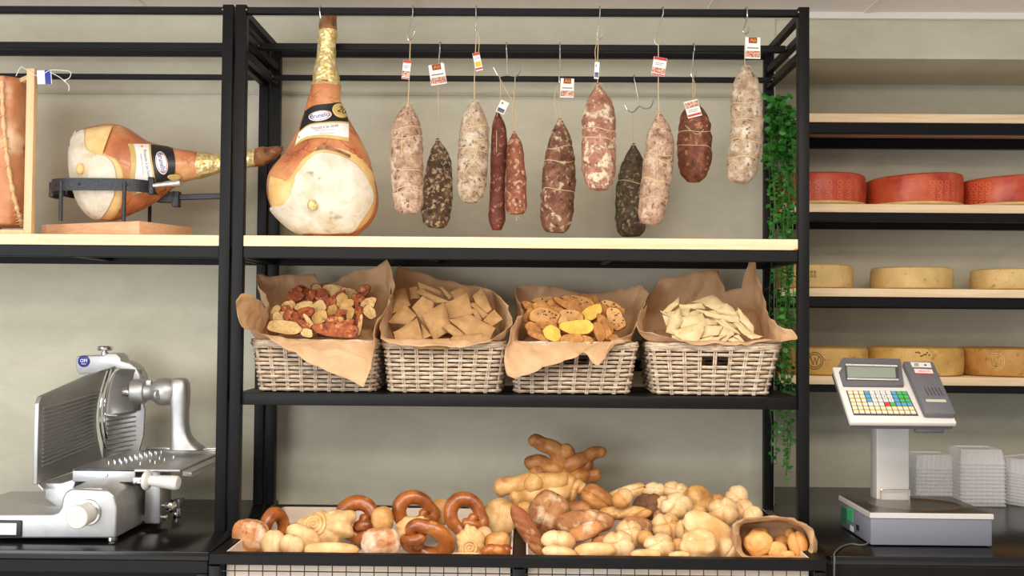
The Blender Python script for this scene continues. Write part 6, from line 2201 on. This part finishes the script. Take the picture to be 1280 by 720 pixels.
# stickers on the side
m = MB()
def sidequad(px0, px1, zlo, zhi, Y0, Y1, mi):
    m.mi = mi
    m.box((sx0 - .0005, (Y0 + Y1) / 2, (zlo + zhi) / 2), (.001, abs(Y1 - Y0), zhi - zlo))
H_ = ztp - zb_
sidequad(0, 0, zb_ + H_ * .42, ztp - .006, .035, .085, 0)
sidequad(0, 0, zb_ + H_ * .2, zb_ + H_ * .8, .095, .145, 1)
sidequad(0, 0, zb_ + H_ * .06, zb_ + H_ * .26, .03, .06, 2)
m.mi = 3
m.box((sx0 - .0005, -.01, zb_ + H_ * .34), (.002, .025, .016))
m.mi = 3
text_plane(m, 'M', (sx0 - .0013, .06, ztp - .018), (0, -1, 0), (0, 0, 1), .010, .006)
text_plane(m, '6', (sx0 - .0013, .06, ztp - .030), (0, -1, 0), (0, 0, 1), .006, .008)
m.build('side_stickers', [GREEN, GREEND, WHITE, BLACKI], bhs, label='green stickers on the side', smooth=False)
# console
O = at(1063, 527.5, -.12)
O.y = -.12
uu = V((X_(1196, -.12) - O.x, 0, 0))
top = at(1040, 458.5, .055)
vv = V((0, top.y - O.y, top.z - O.z))
nn = uu.cross(vv).normalized()
UW, VL = uu.length, vv.length
ux, uy = uu.normalized(), vv.normalized()
def cp(x, y, h=0.0):
    """point on the console from its picture in a 7.11x crop (x, y)"""
    v = (625 - y) / 515
    xl_ = 230 - 155 * v
    xr_ = 1192 - 200 * v
    u = (x - xl_) / (xr_ - xl_)
    return O + uu * u + vv * v + nn * h
m = MB()
m.prism([O, O + uu, O + uu * .985 + vv * 1.0, O + uu * .0 + vv * 1.0], -nn * .016, .004, 2)
m.build('console_shell', IVORY, t)
m = MB()
m.prism([O + uu * .01 - nn * .0165 + vv * .02, O + uu * .99 - nn * .0165 + vv * .02, O + uu * .97 - nn * .0165 + vv * .98, O + uu * .01 - nn * .0165 + vv * .98], -nn * .018, .003, 1)
m.build('console_base', GREYP, t)
m = MB()
c = O + uu * .78 + vv * .12 - nn * .04
m.box(c, (UW * .28, .05, .016), Matrix((ux, uy, nn)).transposed(), .005)
m.build('ticket_chute', GREYP, t)
# display housing: wedge rising towards the rear
z0 = .004
a, b, c, d = cp(170, 308), cp(722, 308), cp(690, 120), cp(108, 120)
hb, ht = nn * .012, nn * .050
m = MB()
a2, b2 = cp(176, 306) + hb, cp(718, 306) + hb
d2, c2 = at(1052.5, 446.5, a2.y + .115), at(1127, 448, a2.y + .115)
vsb = [m.bm.verts.new(p) for p in (a - nn * .002, b - nn * .002, c - nn * .002, d - nn * .002)]
vst = [m.bm.verts.new(p) for p in (a2, b2, c2, d2)]
m.bm.faces.new(vsb[::-1]); m.bm.faces.new(vst)
for i in range(4):
    m.bm.faces.new((vsb[i], vsb[(i + 1) % 4], vst[(i + 1) % 4], vst[i]))
bmesh.ops.bevel(m.bm, geom=list(m.bm.edges), offset=.004, segments=2, affect='EDGES', profile=.5)
m.mark()
dho = m.build('display_housing', GREYP, t, recalc=True)
fx, fy = (b2 - a2).normalized(), (d2 - a2)
fn_ = fx.cross(fy).normalized()
def dp(x, y, h=0.0):
    v = (305 - y) / 255
    xl_ = 175 - 15 * v
    xr_ = 720 - 28 * v
    u = (x - xl_) / (xr_ - xl_)
    return a2.lerp(b2, u) + (d2.lerp(c2, u) - a2.lerp(b2, u)) * v + fn_ * h
def panel(nm, pts, h0, h1, mats, f=dp, lb=None):
    m = MB()
    m.prism([f(x, y, h0) for x, y in pts], fn_ * (h1 - h0) if f is dp else nn * (h1 - h0))
    return m.build(nm, mats, dho if f is dp else t, lb, smooth=False)
panel('display_bezel', [(190, 270), (672, 272), (662, 112), (184, 110)], 0, .0012, mat('dark_bezel', (74, 72, 76), rough=.4))
panel('display_strip', [(202, 264), (668, 268), (667, 256), (201, 251)], .0012, .0020, IVORY)
panel('display_strip', [(190, 134), (656, 138), (655, 122), (189, 118)], .0012, .0020, IVORY)
panel('display_screen', [(206, 244), (642, 246), (636, 148), (200, 144)], .0012, .0018, LCD, lb='grey-green unlit display screen')
m = MB()
for x, y, w_ in ((250, 127, .012), (435, 129, .012), (588, 130, .008), (310, 258, .018), (580, 261, .014), (630, 262, .014)):
    text_plane(m, 'kg' if y < 200 and x > 400 else ('T' if y < 200 else 'max min'), dp(x, y, .0022), fx, fy.normalized(), w_ * .8, .0035)
m.build('display_print', GREYI, dho)
# keypad
ktr = panel('keypad_tray', [(262, 566), (846, 566), (748, 342), (198, 342)], 0, .0015, mat('dark_key_tray', (72, 66, 66), rough=.5), cp)
KC = {'y': 0, 'b': 1, 'w': 2, 'r': 3, 'g': 4, 'o': 5}
rows = ['yyybwwwwbgg', 'yyybwwwwbgg', 'yyybwwwwbgg', 'yyywwwrgbbb', 'yyyyyyyyyyy', 'yyyyyyyyyyy']
m = MB()
for r, row in enumerate(rows):
    for c_, ch in enumerate(row):
        y0, y1 = 350 + r * 35.0, 350 + r * 35.0 + 28
        def kp(f, y):
            xl_ = 205 + (262 - 205) * (y - 345) / 215
            xr_ = 742 + (832 - 742) * (y - 345) / 215
            return cp(xl_ + (xr_ - xl_) * f, y, .0015)
        f0, f1 = (c_ + .1) / 11, (c_ + .9) / 11
        m.mi = KC[ch]
        m.prism([kp(f0, y1), kp(f1, y1), kp(f1, y0), kp(f0, y0)], nn * .003)
        if ch == 'y':
            m.mi = 5
            m.prism([kp(f0, y0 + 8) + nn * .003, kp(f1, y0 + 8) + nn * .003, kp(f1, y0) + nn * .003, kp(f0, y0) + nn * .003], nn * .0003)
        if ch == 'w':
            m.mi = 6
            q = (kp(f0, y1) + kp(f1, y0)) / 2 + nn * .0034
            text_plane(m, '789456123C0.'[(r * 4 + c_ - 4) % 12] if r < 3 else 'X', q, ux, uy, .0035, .006)
m.build('keypad', [mat('cream_key', (236, 224, 196), rough=.5), mat('blue_key', (92, 156, 196), rough=.5), mat('white_key', (232, 226, 220), rough=.5), mat('red_key', (214, 58, 58), rough=.5),
                   mat('green_key', (74, 176, 96), rough=.5), mat('yellow_key_label', (232, 196, 104), rough=.5), GREYI], ktr, label='keypad of cream, blue, green and red keys', smooth=False)
# printer
m = MB()
m.prism([cp(893, 586, 0), cp(1170, 588, 0), cp(978, 98, 0), cp(705, 98, 0)], nn * .022, .005, 2)
pho = m.build('printer_housing', GREYP, t)
m = MB()
def pp(x, y): return cp(x, y, .0225)
m.prism([pp(788, 160), pp(962, 164), pp(948, 116), pp(768, 112)], nn * .0006)
m.mi = 1
m.prism([pp(815, 222), pp(978, 226), pp(965, 182), pp(800, 176)], nn * .0006)
m.mi = 2
m.prism([pp(817, 230), pp(982, 232), pp(978, 222), pp(813, 218)], nn * .0008)
text_plane(m, 'ABACUS', pp(890, 200) + nn * .0009, ux, uy, .034, .0075)
m.mi = 3
for k in range(3):
    m.prism([pp(805, 130 + k * 10), pp(845, 131 + k * 10), pp(844, 126 + k * 10), pp(804, 125 + k * 10)], nn * .0010)
m.lathe([(.004, 0), (.004, .0008), (.002, .0008)], pp(905, 140), nn, 12)
for k in range(5):
    x = 880 + k * 32
    m.prism([pp(x + 44, 428), pp(x + 54, 428), pp(x + 16, 356), pp(x + 6, 356)], nn * .0004)
m.mi = 4
m.prism([pp(905, 487), pp(1085, 489), pp(1078, 466), pp(898, 464)], nn * .0006)
m.build('printer_labels', [IVORY, mat('pale_sticker', (224, 206, 204), rough=.5), REDI, mat('vent_dark', (66, 64, 68), rough=.7), mat('paper_slot', (196, 186, 170), rough=.5)], pho, label='stickers, vents and paper slot on the printer', smooth=False)
# cable
m = MB()
c0 = V((sx0 + .02, sy0 + .025, zc + .018))
m.tube(spline([c0, atz(1080, 681, zc + .004), atz(1064, 680, zc + .004), atz(1053, 683, zc + .004), atz(1046, 688, zc + .005), V((at(1043, 692, -.258).x, -.256, zc + .007)), V((xr if not callable(xr) else at(1041.5, 694, -.262).x, -.274, zc - .004)), V((at(1041, 700, -.268).x, -.280, zc - .05)), V((at(1041, 700, -.268).x, -.280, zc - .16))], 6), .0024, 8)
m.build('power_cord', mat('grey_cord', (84, 82, 80), rough=.5), t, label='thin grey power cord')

# ------------------------------------------------------------------ clear tubs
def clear():
    k = NT('clear_ribbed_plastic')
    out = k.t.nodes['Material Output']
    tr = k.n('ShaderNodeBsdfTransparent')
    tr.inputs['Color'].default_value = (.97, .96, .96, 1)
    df = k.n('ShaderNodeBsdfTranslucent')
    df.inputs['Color'].default_value = (.9, .88, .87, 1)
    k.b.inputs['Base Color'].default_value = (1, .98, .97, 1)
    k.b.inputs['Roughness'].default_value = .12
    lw = k.n('ShaderNodeLayerWeight')
    lw.inputs['Blend'].default_value = .35
    mp = k.n('ShaderNodeMapRange')
    mp.inputs['To Min'].default_value = .42
    mp.inputs['To Max'].default_value = .85
    k.l(lw.outputs['Facing'], mp.inputs['Value'])
    mx = k.n('ShaderNodeMixShader')
    k.l(mp.outputs[0], mx.inputs[0])
    k.l(tr.outputs[0], mx.inputs[1])
    k.l(k.b.outputs[0], mx.inputs[2])
    k.l(mx.outputs[0], out.inputs['Surface'])
    return k.m
CLEAR = clear()
def tub_ring(cx, cy, hw, hd, r, z, n=20, flute=0.0):
    pts = []
    N = 112
    for i in range(N):
        p, nn_ = rrect(cx, cy, hw, hd, r, i / N)
        p = p + nn_ * (flute * (1 if (i // 2) % 2 else -1))
        pts.append(V((p.x, p.y, z)))
    return pts
def tub_stack(px0, px1, pyt, Y, n, which, rotz=0.0):
    c = at((px0 + px1) / 2, 420, Y)
    hw = (px1 - px0) * S(Y) / 2
    zt = at((px0 + px1) / 2, pyt, Y - .04).z
    hd = hw * .86
    hh = .052
    pitch = (zt - zc - .001 - hh) / (n - 1)
    first = None
    for i in range(n):
        o = None
        if first is None:
            m = MB()
            rr = [tub_ring(0, 0, hw, hd, .016, 0), tub_ring(0, 0, hw, hd, .016, .004), tub_ring(0, 0, hw * .955, hd * .95, .014, .005, flute=0), tub_ring(0, 0, hw * .945, hd * .94, .014, .008, flute=.0011),
                  tub_ring(0, 0, hw * .88, hd * .87, .014, hh - .004, flute=.0011), tub_ring(0, 0, hw * .86, hd * .85, .013, hh - .0005), tub_ring(0, 0, hw * .78, hd * .77, .012, hh), tub_ring(0, 0, hw * .74, hd * .73, .011, hh - .003)]
            m.loft(rr, cap=False)
            top = [m.bm.verts.new(p) for p in tub_ring(0, 0, hw * .3, hd * .3, .005, hh - .003)]
            m.bm.verts.ensure_lookup_table()
            last = list(m.bm.verts)[7 * 112:8 * 112]
            for j in range(112):
                m.bm.faces.new((last[j], last[(j + 1) % 112], top[(j + 1) % 112], top[j]))
            m.bm.faces.new(top)
            m.mark()
            o = m.build('plastic_tub', CLEAR, angle=25)
            first = o
        else:
            o = first.copy()
            COL.objects.link(o)
        o.location = (c.x, c.y, zc + .001 + pitch * i)
        o.rotation_euler = (0, 0, rotz)
        k = n - 1 - i
        if k == 0:
            lb = 'clear plastic tub, fluted and upside down, topmost of ' + which
        elif k == n - 1:
            lb = 'clear plastic tub standing on the counter, lowest of ' + which
        else:
            lb = 'clear nested plastic tub, %s from the top of %s' % (ORD[k], which)
        tag(o, lb, 'plastic tub', 'clear plastic tubs stacked behind the scale')
tub_stack(1137, 1186, 568, .66, 10, 'the stack touching the scale column')
tub_stack(1190, 1247, 561, .60, 12, 'the tallest stack')
tub_stack(1251, 1312, 573, .62, 11, 'the stack at the photo edge', .55)

# ------------------------------------------------------------------ trailing plant
def leafm():
    k = NT('fresh_green_leaf')
    f = k.noise(k.coords(), 16, 3, .6)
    c = k.ramp(f, [(.3, lin((22, 74, 16))), (.55, lin((46, 122, 30))), (.75, lin((86, 170, 58)))])
    k.l(c, k.b.inputs['Base Color'])
    k.b.inputs['Roughness'].default_value = .45
    return k.m
LEAF = leafm()
STEM = mat('green_stem', (70, 112, 48), rough=.7)
rnd = random.Random(12)
px_c, PY = 975, .36
t = thing('trailing_plant', 'long trailing green plant hanging between the shelving unit and the cheese rack', 'plant', (at(px_c, 120, PY).x, PY, at(px_c, 600, PY).z))
vines = MB()
leaves = MB()
def leaf(p, d, w, l_):
    d = d.normalized()
    a, b = frame(d, V((rnd.uniform(-1, 1), rnd.uniform(-1, 1), rnd.uniform(-.3, 1))))
    n = 8
    pts = []
    for i in range(n):
        q = 2 * PI * i / n
        u = .5 - .5 * math.cos(q)
        pts.append(p + d * (l_ * u) + a * (w * .5 * math.sin(q) * (1.1 - .25 * u)) + b * (.22 * l_ * math.sin(PI * u) * .5 + .12 * w * abs(math.sin(q))))
    c = p + d * l_ * .5 + b * .05 * l_
    vs_ = [c] + pts
    leaves.tris(vs_, [(0, 1 + i, 1 + (i + 1) % n) for i in range(n)])
for v in range(17):
    x0 = rnd.uniform(961, 992)
    Y = rnd.uniform(.24, .42)
    yt = rnd.uniform(122, 150) + abs(x0 - 970) * .6
    ye = rnd.choice([300, 330, 420, 480, 520, 560, 590, 600])
    if x0 > 986: ye = min(ye, 560)
    pts = []
    y = yt
    x = x0
    while y < ye:
        pts.append(at(min(max(x, 960), 996), y, Y))
        y += 16
        x += rnd.uniform(-2.4, 2.4)
    if len(pts) < 3: continue
    P = spline(pts, 3)
    vines.tube(P, .0013, 5)
    dens = 1.0
    for i, p in enumerate(P):
        py = proj(p)[1]
        k = 2 if py < 215 else 1
        if py > 300 and rnd.random() < .2: continue
        for _ in range(k):
            a = rnd.uniform(0, 2 * PI)
            sz = rnd.uniform(.014, .024) * (1.15 if py < 200 else .85)
            leaf(p, V((math.cos(a), math.sin(a) - .35, rnd.uniform(-.5, .35))), sz * .9, sz)
# crown of broad leaves at the top
for k in range(140):
    x, y = rnd.gauss(972, 9), rnd.gauss(150, 22)
    if not (957 < x < 994 and 120 < y < 215): continue
    p = at(x, y, rnd.uniform(.24, .42))
    a = rnd.uniform(0, 2 * PI)
    leaf(p, V((math.cos(a), math.sin(a) - .4, rnd.uniform(-.3, .5))), rnd.uniform(.018, .028), rnd.uniform(.02, .03))
tag(vines.build('vine', STEM, t), None, None, None, 'stuff')
tag(leaves.build('foliage', LEAF, t), None, None, None, 'stuff')
# ------------------------------------------------------------------ light
w = bpy.data.worlds.new('shop_daylight')
SC.world = w
w.use_nodes = True
bg = w.node_tree.nodes['Background']
bg.inputs['Color'].default_value = (.93, .96, 1.0, 1)
bg.inputs['Strength'].default_value = .42
def area(name, loc, target, sx, sy, power, col):
    l = bpy.data.lights.new(name, 'AREA')
    l.shape = 'RECTANGLE'
    l.size, l.size_y = sx, sy
    l.energy = power
    l.color = col
    o = bpy.data.objects.new(name, l)
    COL.objects.link(o)
    o.location = loc
    d = V(target) - V(loc)
    o.rotation_euler = d.to_track_quat('-Z', 'Y').to_euler()
    return o
area('shop_window_light', (-2.9, -3.8, 1.6), (-.3, .3, 1.5), 3.0, 2.2, 112, (.89, .95, 1.0))
area('ceiling_panel_light', (.3, -1.75, zceil - .04), (.3, -1.5, 0), 2.4, .6, 60, (1.0, .92, .82))
area('ceiling_panel_light', (-.3, -3.4, zceil - .04), (-.3, -3.1, 0), 2.4, .6, 50, (1.0, .92, .82))
vs = SC.view_settings
SC.display_settings.display_device = 'sRGB'
vs.view_transform = 'Standard'
vs.look = 'None'
vs.exposure = 0.1
vs.gamma = 1.0
vs.use_curve_mapping = False
SC.cycles.max_bounces = 8
SC.cycles.transparent_max_bounces = 40
SC.cycles.use_denoising = True
